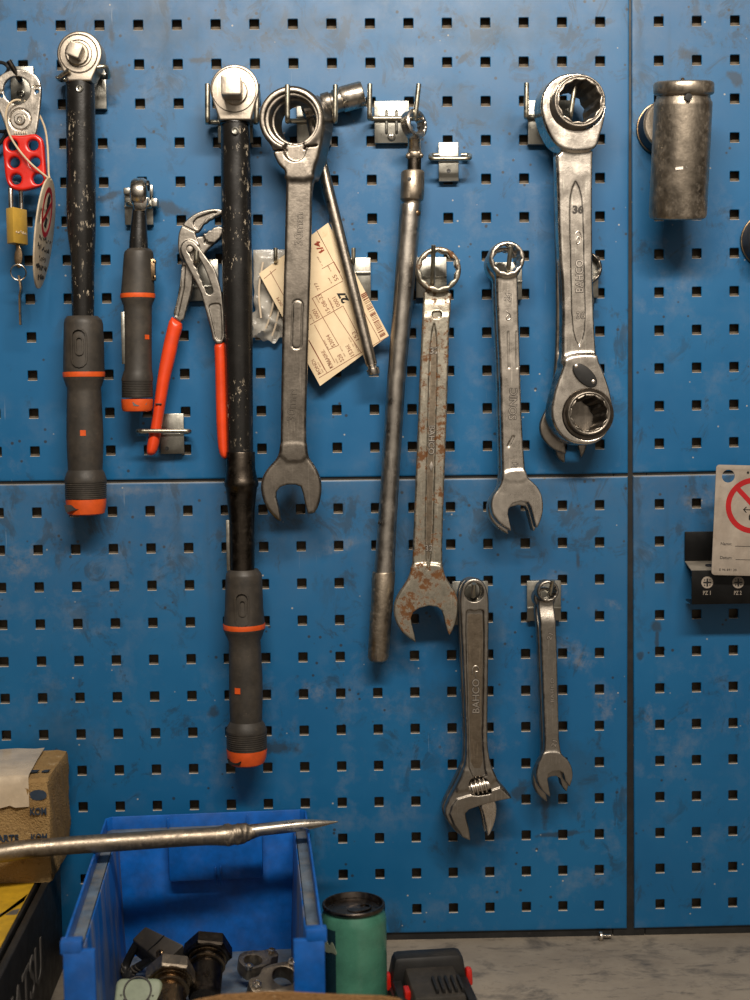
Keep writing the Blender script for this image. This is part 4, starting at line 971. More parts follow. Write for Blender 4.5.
# --- adjustable pair
def adjustable(parent, d):
    px = lambda P: zc(420, 690, 5, P)
    han = [(460.2, 596), (463, 585), (468, 580), (474, 578.4), (480.4, 579.8), (485.6, 585), (488.4, 596), (489, 608), (488, 690), (487.2, 740), (489, 756), (492, 768), (498, 782), (466, 790), (455, 792), (463, 776), (466, 760), (466.4, 740), (464.4, 690), (460.8, 608)]
    head = px([(224, 390), (206, 430), (176, 490), (150, 540), (127, 588), (122, 622), (134, 655), (168, 702), (212, 740), (252, 753), (252, 753), (246, 700), (232, 650), (226, 618), (246, 597), (300, 578), (372, 558), (400, 552), (458, 541), (458, 541), (430, 502), (386, 455), (356, 395)])
    facep = px([(185, 545), (240, 528), (330, 510), (400, 486), (458, 541), (400, 552), (372, 558), (300, 578), (246, 597), (226, 618), (232, 650), (246, 700), (252, 753), (212, 735), (172, 680), (148, 620), (160, 580)])
    H, E_, FP = UV(chaikin(han, 1), d), UV(chaikin(head, 1), d), UV(facep, d)
    c = A(474.2, 592.6, d); c = (c.x, c.z)
    g = grid_for([H, E_], d - 18, d + 5, .6)
    F = g.ext(g.poly(H), d - 12, d, 1.6)
    F = smin(F, g.ext(g.poly(E_), d - 15, d - .5, 2.2), 3)
    F = smin(F, g.ext(g.poly(FP), d - 14, d + 1.0, 1.2), 1.0)
    rec = [(465.6, 613), (469, 609.4), (474.4, 611.4), (481, 609.4), (484.4, 612), (483.4, 700), (482.4, 740), (485, 768), (487, 778), (469.6, 778), (468.6, 740), (467.4, 690)]
    F = sub(F, g.ext(g.poly(UV(chaikin(rec, 1), d)), d - 4.0, 190, .6), 1.0)
    F = sub(F, g.ext(g.circle(c, 9.3), -20, 190, .3), .8)
    win = px([(244, 470), (256, 440), (315, 436), (342, 455), (356, 505), (356, 520), (268, 532), (250, 510)])
    F = sub(F, g.ext(g.poly(UV(chaikin(win, 1), d)), d - 14, 190, .4), .6)
    sdf_obj('wrench_body', g, F, M_FORGED, parent)
    pn = [(467, 616), (470, 613.6), (474.4, 614.4), (480, 613.6), (482.8, 616), (482, 700), (481, 740), (483.4, 768), (470.8, 768), (470, 740), (468.8, 690)]
    m = MB(); m.prism([UV(chaikin(pn, 1), d - 4)], d - 5, d - 3.75); m.build('cast_panel', M_CAST, parent, label='brown rough-cast sunken panel')
    # movable jaw
    mv = px([(300, 585), (322, 560), (345, 545), (372, 548), (386, 580), (382, 640), (366, 692), (345, 733), (335, 728), (326, 668), (314, 615)])
    g2 = grid_for([UV(mv, d)], d - 16, d + 3, .5)
    F2 = g2.ext(g2.poly(UV(chaikin(mv, 1), d)), d - 13, d - .8, 1.6)
    sdf_obj('movable_jaw', g2, F2, M_STEEL, parent)
    # worm
    m = MB(); a, b = A(468.6, 789, d - 5), A(489.6, 783.6, d - 5); ax = (b - a); L = ax.length
    prof = []
    for i in range(4):
        s_ = L * (.1 + i * .2); prof += [(s_, 6.0), (s_ + L * .05, 8.2), (s_ + L * .11, 8.2), (s_ + L * .16, 6.0)]
    m.lathe(a, ax, [(0, 5.6)] + prof + [(L, 5.6)], 28); m.build('worm_screw', M_STEEL, parent)
    board_text('BAHCO', 475.8, 696, d - 3.7, 90, 34, 7, M_TEXT_S, parent, .7)
    m = MB(); k = [A(475.4 + x, 671 + y, d - 3.6) for x, y in ((-3, 3), (-3.4, -2), (0, -6), (3.4, -3), (2.6, 1), (0, 0), (.4, 6))]; m.tube(chaikin(k, 2, False), .7, 8); m.build('hook_emblem', M_TEXT_S, parent)
t = thing('adjustable_wrench', 'adjustable wrench with worm screw, front one of the pair below the rusty wrench', 'wrench', A(470, 840, 38), 'pair of adjustable wrenches')
adjustable(t, 48)
copy_tree(t, (-1.5, 17, -1.5), 'adjustable wrench, rear one peeking out left behind its front twin')
# ---------------------------------------------------------------- water pump pliers
Z1 = lambda P: zc(140, 190, 5.77, P)
Z2 = lambda P: zc(140, 340, 5.77, P)
d = 36
t = thing('water_pump_pliers', 'slip-joint pliers with long red handles, hanging between two torque wrenches', 'pliers', A(188, 457, 24))
jawT = Z1([(222, 380), (217, 330), (216, 290), (222, 240), (243, 196), (288, 150), (348, 118), (420, 104), (470, 108), (478, 128), (455, 148), (432, 152), (418, 168), (398, 172), (384, 190), (366, 194), (352, 222), (332, 246), (316, 242), (322, 262), (350, 330), (300, 420), (250, 420)])
front = Z1([(231, 345), (240, 312), (262, 290), (290, 285), (318, 300), (345, 335), (392, 400), (432, 452), (455, 530), (471, 590), (476, 632), (478, 650), (486, 760), (489, 885), (427, 890), (400, 770), (372, 672), (364, 640), (345, 578), (300, 492), (252, 402)])
slot_ = Z1([(268, 335), (286, 316), (306, 330), (330, 372), (352, 410), (372, 450), (388, 490), (404, 530), (420, 575), (420, 596), (402, 606), (384, 596), (376, 566), (362, 548), (360, 528), (346, 512), (344, 490), (330, 474), (328, 452), (312, 436), (310, 412), (296, 396), (290, 372), (276, 360)])
panel_ = Z1([(396, 668), (420, 655), (466, 655), (468, 700), (474, 790), (474, 862), (440, 868), (424, 790), (404, 706)])
bev = Z1([(300, 190), (322, 160), (352, 146), (420, 122), (446, 126), (420, 138), (400, 150), (382, 160), (368, 180), (350, 196), (336, 222), (322, 222)])
JT, FR, SL, PN, BV = [UV(chaikin(p, 1), d) for p in (jawT, front, slot_, panel_, bev)]
g = grid_for([JT, FR], d - 16, d + 4, .55)
F = g.ext(g.poly(JT), d - 10, d - 2, 1.4)
F = smin(F, g.ext(g.poly(FR), d - 6, d + 1, 1.2), 1.0)
F = sub(F, g.ext(g.poly(SL), d - 9, 190, .3), .6)
F = sub(F, g.ext(g.poly(PN), d - .2, 190, .3), .5)
F = sub(F, g.ext(g.poly(BV), d - 4.5, 190, .4), .6)
sp, sq = UV(Z1([(246, 205), (330, 246)]), d); F = sub(F, g.ext(g.seg(sp, sq, .6), d - 2.8, 190, .2), .3)
sdf_obj('slotted_arm', g, F, M_FORGED, t)
# second arm: lower jaw, joint and left handle
low = Z1([(230, 330), (236, 420), (226, 520), (206, 640), (180, 728), (240, 772), (272, 660), (297, 560), (306, 470), (350, 400), (378, 344), (428, 302), (458, 275), (477, 240), (478, 214), (450, 206), (436, 218), (420, 216), (408, 230), (392, 230), (382, 246), (362, 250), (350, 262), (322, 262), (296, 300)])
lbev = Z1([(390, 262), (420, 232), (452, 226), (464, 240), (440, 262), (410, 282)])
rib = [UV(Z1([(248, 440), (240, 560), (206, 720)]), d)]
LO, LB = UV(chaikin(low, 1), d), UV(chaikin(lbev, 1), d)
g = grid_for([LO], d - 22, d + 1, .55)
F = g.ext(g.poly(LO), d - 15, d - 7, 1.6)
F = sub(F, g.ext(g.poly(LB), d - 8.5, 190, .3), .5)
jj = g.poly(UV(Z1([(360, 250), (382, 246), (392, 230), (408, 230), (420, 216), (450, 206), (478, 214), (477, 240), (458, 275), (428, 302), (380, 300)]), d)); F = smin(F, g.ext(jj, d - 14, d - 3, 1), 1)
k = UV(Z1([(376, 296)]), d)[0]; F = sub(F, g.ext(g.circle(k, 2.0), d - 9, 190, .2), .3)
P_ = rib[0]; F = sub(F, g.ext(np.minimum(g.seg(P_[0], P_[1], 1.6), g.seg(P_[1], P_[2], 1.6)), d - 8, 190, .3), .8)
sdf_obj('joint_arm', g, F, M_FORGED, t)
m = MB(); c = A(*Z1([(286, 338)])[0], d - 4); m.lathe(c, (0, -1, 0), [(-4, 4.2), (2.4, 4.2), (3.4, 3.4), (3.6, 2)], 28); m.build('pivot_bolt', M_STEEL, t)
def sleeve(name, pts, dd, thick):
    P = UV(chaikin(pts, 1), dd); g = grid_for([P], dd - thick - 3, dd + 3, .6)
    return sdf_obj(name, g, g.ext(g.poly(P), dd - thick, dd, thick * .42), M_RED, t)
lp = Z1([(170, 722), (210, 750), (245, 774)]) + Z2([(215, 10), (200, 92), (167, 220), (142, 360), (122, 480), (107, 590), (88, 655), (62, 670), (38, 664), (32, 640), (38, 590), (63, 470), (78, 350), (93, 230), (113, 110), (135, 0)])
hl = sleeve('red_handle', lp, d - 3, 16)
rp = Z1([(424, 886), (456, 874), (492, 874)]) + Z2([(494, 150), (499, 300), (502, 420), (506, 560), (508, 640), (500, 684), (480, 690), (458, 668), (444, 600), (436, 450), (431, 200), (427, 90)])
hr = sleeve('red_handle', rp, d + 1, 15)
m = MB(); c = A(158.4, 404, d - 2.5); m.box((c.x - 3, c.y - .6, c.z - .7), (c.x + 3, c.y + 2, c.z + .7), .3); m.build('cut_mark', M_BLACKP, hl)
# ---------------------------------------------------------------- hinged socket handle
d = 32
t = thing('hinged_socket_handle', 'hinged steel bar with a shiny socket on its head, crossing the card', 'socket wrench', A(372, 378, d))
p0, p1 = A(309.5, 113, 17), A(371.4, 364, 34)
m = MB(); m.tube([p0, p0 + (p1 - p0) * .04, p0 + (p1 - p0) * .1, p1], [4.6, 5.2, 5.5, 5.7], 24); m.build('handle_bar', M_DULL, t)
ax = (p1 - p0).normalized(); m = MB(); m.lathe(p1, ax, [(-1, 5.2), (1.5, 5.2), (2, 4.4), (4.5, 4.4), (5, 6.2), (9.5, 6.2), (11, 5.2), (11.3, 3)], 28); m.build('end_knob', M_STEEL, t)
h0, h1 = A(300, 111.5, 18), A(362, 94, 18); ax = (h1 - h0).normalized(); L = (h1 - h0).length
m = MB(); k = L / 64.4
m.lathe(h0, ax, [(2, 8), (4, 10), (14, 10.5), (21, 10.5), (21.5, 9), (24, 9)], 36); m.build('hinge_head', M_STEEL, t)
m = MB(); m.lathe(h0, ax, [(23, 10.4), (24, 11), (31, 11), (32, 9.6), (34, 9.6), (35, 11.3), (42.5, 11.3)], 40); m.build('adapter_collar', M_FORGED, t)
m = MB(); m.ring(h0 + ax * 42, ax, [(0, 2), (0, 12), (1, 12.6), (21.2, 12.6), (22.4, 11.8), (22.4, 9.4), (8, 8.8), (8, 2)], 44); m.build('socket', M_STEEL, t)
# ---------------------------------------------------------------- plastic bag and card
t = thing('plastic_bag', 'crumpled clear plastic bag pinned under the paper card', 'plastic bag', A(272, 340, 12))
g0 = A(253, 249.5, 12); g1 = A(300, 339, 12)
nx, nz = 26, 44; V = []; rnd = random.Random(3)
ph = [(rnd.uniform(.06, .3), rnd.uniform(-.3, .3), rnd.uniform(0, 6), rnd.uniform(.4, 1.5)) for _ in range(14)]
for j in range(nz + 1):
    for i in range(nx + 1):
        x = g0.x + (g1.x - g0.x) * i / nx; z = g0.z + (g1.z - g0.z) * j / nz
        puff = sum(a * math.sin(kx * x + kz * z + p) for kx, kz, p, a in ph)
        low_ = (j / nz) ** 2
        e = min(i, nx - i, j, nz - j) / 4; e = min(1, e)
        x += low_ * 2.5 * math.sin(j * .7) - (3 if i == 0 and j > 30 else 0)
        z += (math.sin(i * .9) * 2.0 + math.sin(i * .37 + 1) * 3) * (j == nz)
        V.append((x, -(9 + e * (3 + 1.2 * puff * (.4 + low_) + 3 * low_)), z))
n = nx + 1; fr = [(j * n + i, (j + 1) * n + i, (j + 1) * n + i + 1, j * n + i + 1) for j in range(nz) for i in range(nx)]
N = len(V); V2 = [(x, -7.2, z) for x, y, z in V]; bk = [tuple(q + N for q in f[::-1]) for f in fr]
rim = [i for i in range(n)] + [j * n + nx for j in range(1, nz + 1)] + [nz * n + i for i in range(nx - 1, -1, -1)] + [j * n for j in range(nz - 1, 0, -1)]
sd = [(rim[k], rim[(k + 1) % len(rim)], rim[(k + 1) % len(rim)] + N, rim[k] + N) for k in range(len(rim))]
m = MB(); m.add(V + V2, fr + bk + sd); m.build('bag_film', M_BAG, t, smooth=60)
m = MB()
for pts in ([(263, 262), (258, 290), (261, 318)], [(276, 290), (270, 318), (264, 332)], [(281, 300), (276, 325), (272, 336)]):
    m.tube(chaikin([A(x, y, 17) for x, y in pts], 2, False), 1.0, 8, flat=.6)
m.build('fold_ridges', M_TAPE, t)
t = thing('paper_card', 'tilted cream paper record card with brown print, behind the large thirty millimetre wrench', 'paper card', A(319, 383, 20))
dC = 20
cT, cL, cB, cR = [A(x, y, dC) for x, y in ((327, 220.4), (260, 276), (319, 383.6), (390, 338))]
ex = (cL - cB); ey = (cL - cT)                       # reading runs bottom edge upward; letters point to the lower left
eU = ((cT - cR) + (cL - cB)) / 2; eV = ((cL - cT) + (cB - cR)) / 2; o0 = (cB + cR + cT + cL) / 4 - eU / 2 - eV / 2
Wc, Hc = eU.length, eV.length; u_ = eU.normalized(); v_ = eV.normalized()
def cardpt(a, b, off=0): return o0 + u_ * (a * Wc) + v_ * (b * Hc) + Vector((0, -off - 1.6 * math.sin(a * 3.1) * 1.0, 0))
m = MB(); na, nb = 24, 12
fv = [cardpt(i / na, j / nb, .35) for j in range(nb + 1) for i in range(na + 1)]; bv = [cardpt(i / na, j / nb, -.35) for j in range(nb + 1) for i in range(na + 1)]
n = na + 1; N = len(fv)
fs = [(j * n + i, j * n + i + 1, (j + 1) * n + i + 1, (j + 1) * n + i) for j in range(nb) for i in range(na)]
rim = [i for i in range(n)] + [j * n + na for j in range(1, nb + 1)] + [nb * n + i for i in range(na - 1, -1, -1)] + [j * n for j in range(nb - 1, 0, -1)]
m.add(fv + bv, fs + [tuple(q + N for q in f[::-1]) for f in fs] + [(rim[k], rim[(k + 1) % len(rim)], rim[(k + 1) % len(rim)] + N, rim[k] + N) for k in range(len(rim))])
m.build('card_sheet', M_CARD, t, smooth=30)
def cline(m, a0, b0, a1, b1, w=.55):
    k = 6; p = [cardpt(a0 + (a1 - a0) * i / k, b0 + (b1 - b0) * i / k, .42) for i in range(k + 1)]
    dr = (p[-1] - p[0]).normalized(); s_ = Vector((0, 1, 0)).cross(dr).normalized() * w / 2
    for i in range(k):
        a, b = p[i], p[i + 1]; e = Vector((0, -.06, 0))
        m.add([a - s_, b - s_, b + s_, a + s_, a - s_ + e, b - s_ + e, b + s_ + e, a + s_ + e], [(4, 5, 6, 7), (0, 1, 5, 4), (2, 3, 7, 6), (1, 2, 6, 5), (3, 0, 4, 7)])
def cab(px, py):
    q = A(px, py, dC) - o0; D_ = eU.x * eV.z - eU.z * eV.x
    return (q.x * eV.z - q.z * eV.x) / D_, (eU.x * q.z - eU.z * q.x) / D_
m = MB()
for x0, y0, x1, y1 in ((319, 377.9, 388, 336.5), (270, 271, 325, 370), (316, 229, 343, 280), (310, 325, 343, 306), (312.3, 298.5, 343, 281), (322, 269, 334, 262), (334, 262, 340, 273), (312.3, 298.5, 322.5, 317), (322.5, 317, 339, 345.5),
                       (333.8, 311.5, 361, 352.4), (314.5, 325, 335, 362.6), (309, 340, 327, 372.8), (328, 350, 338, 345.5), (264, 279, 276, 269), (343, 306, 366, 349.5), (328, 298, 334, 311), (352, 290, 380, 341), (305, 322, 311, 318)):
    a0, b0 = cab(x0, y0); a1, b1 = cab(x1, y1); cline(m, a0, b0, a1, b1)
m.build('ruled_lines', M_INK, t)
def ctext(mb, s, px, py, length, h, bold=0.0):
    a, b = cab(px, py); lettering(s, cardpt(a, b, .45), u_, v_, length, h, .05, None, None, mb=mb, bold=bold)
m = MB()
for s_, x, y, ln, h in (('K966A0R877777', 324.7, 354.6, 29, 4), ('530941', 330.2, 340, 14.5, 4), ('S28', 340.6, 358, 7.5, 4.2), ('153689', 349, 349, 15, 4.2), ('15-08-33', 324, 303.6, 20, 4), ('0001', 336.3, 302, 10, 4), ('0001', 316, 314, 9.5, 4),
                        ('55', 335.6, 278, 6, 4.2), ('RONDELL', 314.6, 364, 22, 3.6), ('777', 317.2, 286.5, 8, 3), ('153', 355.5, 336, 9, 4), ): ctext(m, s_, x, y, ln, h)
m.build('printed_figures', M_INK, t); m = MB(); ctext(m, '0KM', 279.8, 302, 9, 3); m.build('printed_stamp', M_INK, t); m = MB()
for x, y, ln in ((329.5, 269, 6), (320, 262, 11), (331.5, 304.5, 8), (312, 318, 8), (319.5, 366, 14), (326, 344.5, 9), (336.5, 361, 5), (341.5, 350, 14), (350.5, 341, 12), (356, 347, 10), (317.5, 300, 7), (330, 281, 6)): ctext(m, 'nr antal' if ln > 7 else 'antal', x, y, ln, 1.5)
m.build('printed_captions', M_INK, t)
m = MB(); ctext(m, '4/4', 320, 248.5, 15, 6, .03); m.build('large_figures', M_REDINK2, t)
m = MB(); ctext(m, '27', 343, 297, 12, 8, .05); m.build('handwritten_figures', M_BLACKINK, t)
m = MB(); rb = random.Random(5); f = 0.0
while f < 1:
    w = rb.choice((.5, .8, 1.2)); x, y = 363.5 + f * 19.5, 294 + f * 42
    a0, b0 = cab(x - 2.6, y + 1.5); a1, b1 = cab(x + 2.6, y - 1.5); cline(m, a0, b0, a1, b1, w); f += rb.choice((.028, .036, .05))
m.build('barcode', M_INK, t)
# ---------------------------------------------------------------- long tube spanner
d = 22
t = thing('tube_spanner', 'long grey steel tube spanner with a welded ring end, beside the rusty wrench', 'wrench', A(378, 662, d - 12))
m = MB(); c = A(414, 124.4, 34); nrm = Vector((.70, -.70, .12)).normalized()
Rr = 14.3
def ring_star(m, c, ax, ro, ri, w, n=60):
    ax = ax.normalized(); e1 = Vector((0, 0, 1)); e1 = (e1 - ax * e1.dot(ax)).normalized(); e2 = ax.cross(e1)
    prof_o = [(-w / 2, ro - 1.5), (-w / 2 + 1.2, ro), (w / 2 - 1.2, ro), (w / 2, ro - 1.5)]
    vs = []; fs = []
    for k in range(n):
        a = 2 * math.pi * k / n; dr = e1 * math.cos(a) + e2 * math.sin(a)
        ph_ = (a / (2 * math.pi) * 12) % 1; rin = ri - 1.5 * abs(ph_ - .5) * 2 + .9
        for tt, r in prof_o + [(w / 2, rin + .5), (w / 2 - .6, rin), (-w / 2 + .6, rin), (-w / 2, rin + .5)]: vs.append(c + ax * tt + dr * r)
    M_ = 8
    for k in range(n):
        for i in range(M_):
            a = k * M_ + i; b = k * M_ + (i + 1) % M_; cc = ((k + 1) % n) * M_ + (i + 1) % M_; dd = ((k + 1) % n) * M_ + i; fs.append((a, dd, cc, b))
    m.add(vs, fs)
ring_star(m, c, nrm, Rr, 10.2, 11)
n0, n1 = A(414, 136, 32), A(414.5, 154, 23)
m.tube([n0, n0 + (n1 - n0) * .35, n1], [6.6, 6.2, 6.8], 20, flat=.7)
m.build('ring_end', M_STEEL, t)
m = MB(); m.lathe(A(414.4, 151, 22), (0, 0, -1), [(0, 5), (1.2, 7), (3.5, 7.6), (6.5, 7.2), (8, 6)], 20)
for x, y, r in ((408.5, 156, 3), (412, 153, 3.2), (418.5, 153.2, 3), (421, 155.5, 2.6)): 
    q = A(x, y, 26); m.lathe(q - Vector((0, 0, r)), (0, 0, 1), [(0, r * .3), (r * .5, r * .85), (r, r), (r * 1.5, r * .85), (r * 2, r * .3)], 14)
m.build('weld_bead', M_GRIME, t)
m = body([(407.4, 421.2, 157.5), (407.2, 421.2, 171)], d); m.build('neck_rod', M_DARKMETAL, t)
m = body([(402.2, 423.4, 169.4), (401, 424.4, 171), (400.6, 424.2, 190), (400.2, 423.6, 197.5), (401.6, 422.4, 199.6), (403.4, 421, 200.5), (403.6, 420.6, 203.4)], d); cl = m.build('collar', M_GRIME, t)
m = MB(); m.lathe(A(409.4, 179, d + 11.2), (0, -1, 0), [(-2, 1.9), (.2, 1.9), (.25, 1.2)], 16); m.build('pin_hole', M_BLACKP, cl)
m = body([(400.6, 421.4, 202.8), (399.9, 421.8, 204.4), (399.2, 420.8, 215), (397, 417.9, 248), (391.6, 411.2, 320), (386.8, 405.2, 384), (381.6, 400, 468), (377.4, 396.4, 530), (373.8, 394.6, 575)], d); tb = m.build('long_tube', M_TUBE, t)
m = MB(); m.lathe(A(417.6, 213, d + 7), (.4, -1, 0), [(-2, 2.9), (1, 2.9), (1.6, 2)], 18); m.build('rivet', M_BRONZE, tb)
m = MB(); m.lathe(A(379.2, 523, d + 9), (-.5, -1, 0), [(-2, 1.4), (.5, 1.4), (.6, .8)], 14); m.build('pin_hole', M_BLACKP, tb)
m = body([(373, 395.2, 573), (372.2, 395.4, 574.2), (370.8, 392.6, 612), (370.6, 392.4, 613), (370.0, 392, 614), (367.8, 388.8, 658), (369, 387.4, 661.5), (371, 385, 662.6)], d); m.build('grip_sleeve', M_GRIME, t)
# ---------------------------------------------------------------- socket on round holder at the right
HB = 'round black magnet holders on the right panel'
def holder(label, px, py, r, depth, mat=None):
    t = thing('magnet_holder', label, 'holder', A(px, py, 2) - Vector((0, 0, r)), HB)
    c = A(px, py, 0)
    m = MB(); m.lathe((c.x, -.6, c.z), (0, -1, 0), [(0, r), (2, r + .4), (4.0, r), (4.2, r - 1)], 56); m.build('base_rim', M_BRONZE, t)
    m = MB(); m.lathe((c.x, -3, c.z), (0, -1, 0), [(0, r - .6), (depth - 8, r - 1.6), (depth - 6, r - 2.2)], 56); m.build('drum', mat or M_RUBBER, t)
    m = MB(); m.lathe((c.x, -depth + 4, c.z), (0, -1, 0), [(0, r - 1.4), (2.5, r - 1.2), (4, r - 3), (4, r - 8)], 56); m.build('face_plate', M_SOCKET, t)
    return t
holder('round black magnet holder behind the big socket', 662.5, 129.5, 26.5, 30)
holder('round dark magnet holder cut by the right edge of the photo', 766.5, 241, 27, 34, M_GRIP)
d = 62
t = thing('impact_socket', 'big worn cylindrical impact socket hanging at the right of the long panel seam', 'socket', A(677.5, 220, d))
ms = body([(658, 710, 80.5), (655.4, 712.4, 81.6), (654, 713.4, 84), (654, 713.4, 92.4), (655, 712.2, 94.2), (657.4, 709.4, 95.4), (656.8, 709.6, 98), (656, 710.4, 100.4), (655, 711.6, 102.4), (654.6, 711.6, 105), (652, 709, 160), (649.4, 706, 216), (650.4, 704.8, 219.5), (653, 702, 220.6)], lambda y: 75 - (y - 81) * .175, 64, tilt=.18)
ms.build('socket_body', M_SOCKET, t)
m = MB(); m.lathe(A(688.4, 97.2, d + 38.5), (0.1, -1, 0), [(-4, 3.4), (1.0, 3.4), (1.1, 2.4)], 20); m.build('pin_hole', M_BLACKP, t)
m = MB(); m.lathe(A(682.6, 80.5, d + 26), (0, -.1, 1), [(-1, 1.8), (1.5, 1.8), (2.4, 1)], 14); m.build('spring_pin', M_BRONZE, t)
m = MB()
for x0, y0, x1, y1, w in ((669, 165, 676, 165.4, 1.3), (679, 167, 690, 167.4, 1.6), (677, 170, 697, 169.4, 1.2), (669, 174, 676, 173.6, 1.2), (684, 174.6, 687, 174, 1.1)):
    surf_patch(m, 679.4, 169, d - 2, 28.0, [(x0 - 679.4, 169 - y0 - w), (x1 - 679.4, 169 - y1 - w), (x1 - 679.4, 169 - y1 + w), (x0 - 679.4, 169 - y0 + w)], .5)
m.build('worn_lettering', M_TEXT_S, t, label='worn bright traces of lettering')
# ---------------------------------------------------------------- lockout hasp, padlock, tag, cable
d = 40
t = thing('lockout_hasp', 'steel lockout hasp with red six-hole body, hanging at the upper left', 'lockout hasp', A(24, 191, d - 8))
Q = lambda P: zc(0, 40, 6.25, P)
plate = Q([(258, 330), (255, 270), (225, 215), (170, 188), (110, 180), (50, 190), (-10, 225), (-40, 290), (-30, 400), (0, 450), (30, 540), (60, 620), (200, 620), (226, 585), (236, 520), (246, 450)])
PL = UV(chaikin(plate, 2), d); c = A(16.6, 90, d); c = (c.x, c.z)
g = grid_for([PL], d - 8, d + 4, .6)
F = g.ext(g.poly(PL), d - 5, d, 1.0); F = sub(F, g.ext(g.circle(c, 13), -20, 190, .3), .5)
rv = A(20, 119.4, d); rv = (rv.x, rv.z); F = sub(F, g.ext(np.abs(g.circle(rv, 10)) - .5, d - .8, 190, .2), .4)
for a, b in (((33.5, 86.5), (42, 86.5)), ((-6, 91), (4, 91))): p_, q_ = UV([a, b], d); F = sub(F, g.ext(g.seg(p_, q_, .7), d - 1.5, 190, .2), .3)
for a in ((36.6, 91.5), (1.2, 95.6)): F = sub(F, g.ext(g.circle(UV([a], d)[0], 1.8), -20, 190, .2), .3)
sdf_obj('steel_jaws', g, F, M_STEEL, t)
m = MB(); m.lathe(A(20, 119.4, d), (0, -1, 0), [(-1, 5.6), (1.4, 5.4), (2, 4.6), (2, 2.6), (1.2, 1.6)], 32); m.build('rivet', M_CHROME, t)
m = MB()
for x in range(6): q = A(14.6 + x * 2.3, 133.2, d); m.box((q.x - .8, q.y - .4, q.z - 1.6), (q.x + .8, q.y + 1, q.z + 1.6), .2)
m.build('stamped_mark', M_GRIME, t)
red = [(2, 143), (4.4, 138), (10, 134.6), (22, 135.5), (34, 133.2), (39, 135.6), (43, 140), (44.6, 160), (46, 178), (44, 184.4), (34, 188), (21, 191), (10.5, 188.6), (5.4, 181), (3.4, 160)]
RD = UV(chaikin(red, 2), d + 2)
g = grid_for([RD], d - 10, d + 5, .6); F = g.ext(g.poly(RD), d - 7, d + 2.5, 2.4)
for h_ in ((12.2, 145), (32.8, 144.8), (14.2, 162.2), (34.6, 162), (15.8, 179), (37.6, 178.6)): F = sub(F, g.ext(g.circle(UV([h_], d + 2)[0], 5.1), -20, 190, .3), 2.6)
sdf_obj('red_body', g, F, M_REDHASP, t)
# padlock
t = thing('padlock', 'small brass padlock with keys, hanging from the lowest hole of the red hasp', 'padlock', A(17, 325, d - 8))
cx = A(15.5, 225, d + 3); pts = []
a1 = A(6.2, 224, d - 4); a2 = A(27.8, 226, d - 14)
corner = A(13.2, 225, d + 6)
w1 = Vector((-9.2, 10.2, 0)); w2 = Vector((13.2, 21.0, 0)).normalized() * 27; w2 = Vector((8.6, 22.0, 0))
zt_, zb2 = A(15.4, 206.6, d + 6).z, A(15.4, 242.6, d + 6).z
P = [corner + w1, corner, corner + w2, corner + w1 + w2]
bt = [Vector((p.x, p.y, zb2)) for p in P]; tp = [Vector((p.x, p.y, zt_)) for p in P]
m = MB(); m.hexa(bt + tp, .9); m.build('brass_body', M_BRASS, t)
ctr = (P[0] + P[2]) / 2; e = w2.normalized(); sh = []
for s_, z in ((-8.5, zt_ - 2), (-8.5, zt_ + 16)): sh.append(Vector((ctr.x, ctr.y, z)) + e * s_)
for k in range(1, 8): a = math.pi - math.pi * k / 8; sh.append(Vector((ctr.x, ctr.y, zt_ + 16 + 8.5 * math.sin(a))) + e * (8.5 * math.cos(a)))
for s_, z in ((8.5, zt_ + 16), (8.5, zt_ - 2)): sh.append(Vector((ctr.x, ctr.y, z)) + e * s_)
# the shackle passes through the hasp's lowest left hole
off = A(15.2, 190, d) - (sh[0] + (sh[-1] - sh[0]) * .5); 
m = MB(); m.tube(sh, 2.5, 16); m.build('shackle', M_CHROME, t)
nf = (corner + w2 * .5); zmk = A(20, 232.6, d).z
mk = MB(); eW = w2.normalized(); nW = Vector((w2.y, -w2.x, 0)).normalized(); rs = random.Random(4)
for i in range(5): mk.tube([Vector((nf.x, nf.y, zmk)) + eW * (-8 + i * 3.6 + dx) + nW * .2 + Vector((0, 0, dz)) for dx, dz in ((0, rs.uniform(-1, 2)), (1.2, rs.uniform(1, 2.6)), (2.4, rs.uniform(-1, 1)))], .5, 6)
mk.build('stamped_mark', M_CREAMTAG, t, label='worn unreadable maker stamp')
m = MB(); kb = UV(chaikin([(15, 244), (17, 243.4), (19.6, 246), (22, 252), (22.4, 259), (20.8, 264), (21, 267.6), (18.6, 268.4), (16.6, 266), (15.4, 264.4), (14, 259), (14.6, 253), (16.4, 248)], 2), d - 6)
m.prism([kb], d - 7.6, d - 6, .3); k1 = m.build('key_bow', M_BRONZE, t)
rc2 = A(18.4, 272.4, d - 7); m = MB(); m.tube([Vector((rc2.x + 7.4 * math.cos(a), rc2.y - 1.5 * math.sin(a), rc2.z + 7.4 * math.sin(a))) for a in [2 * math.pi * k / 36 for k in range(36)]], .75, 8, closed=True); m.build('key_ring', M_CHROME, t)
m = MB(); kp = chaikin([A(19.2, 275.6, d - 7), A(20.8, 284, d - 6), A(21.4, 290, d - 5), A(19.8, 296, d - 6), A(20, 305, d - 6), A(20.6, 325, d - 6)], 2, False)
ks = [(p.x, p.y, p.z) for p in kp]; w = [3.2 if i < len(kp) * .55 else 2.4 for i in range(len(kp))]
for i in range(len(kp) - 1):
    a, b = kp[i], kp[i + 1]; m.hexa([(b.x - .8, b.y - w[i], b.z), (b.x + .8, b.y - w[i], b.z), (b.x + .8, b.y + w[i], b.z), (b.x - .8, b.y + w[i], b.z), (a.x - .8, a.y - w[i], a.z), (a.x + .8, a.y - w[i], a.z), (a.x + .8, a.y + w[i], a.z), (a.x - .8, a.y + w[i], a.z)])
m.build('spare_key', M_BRONZE, t, label='key seen edge-on')
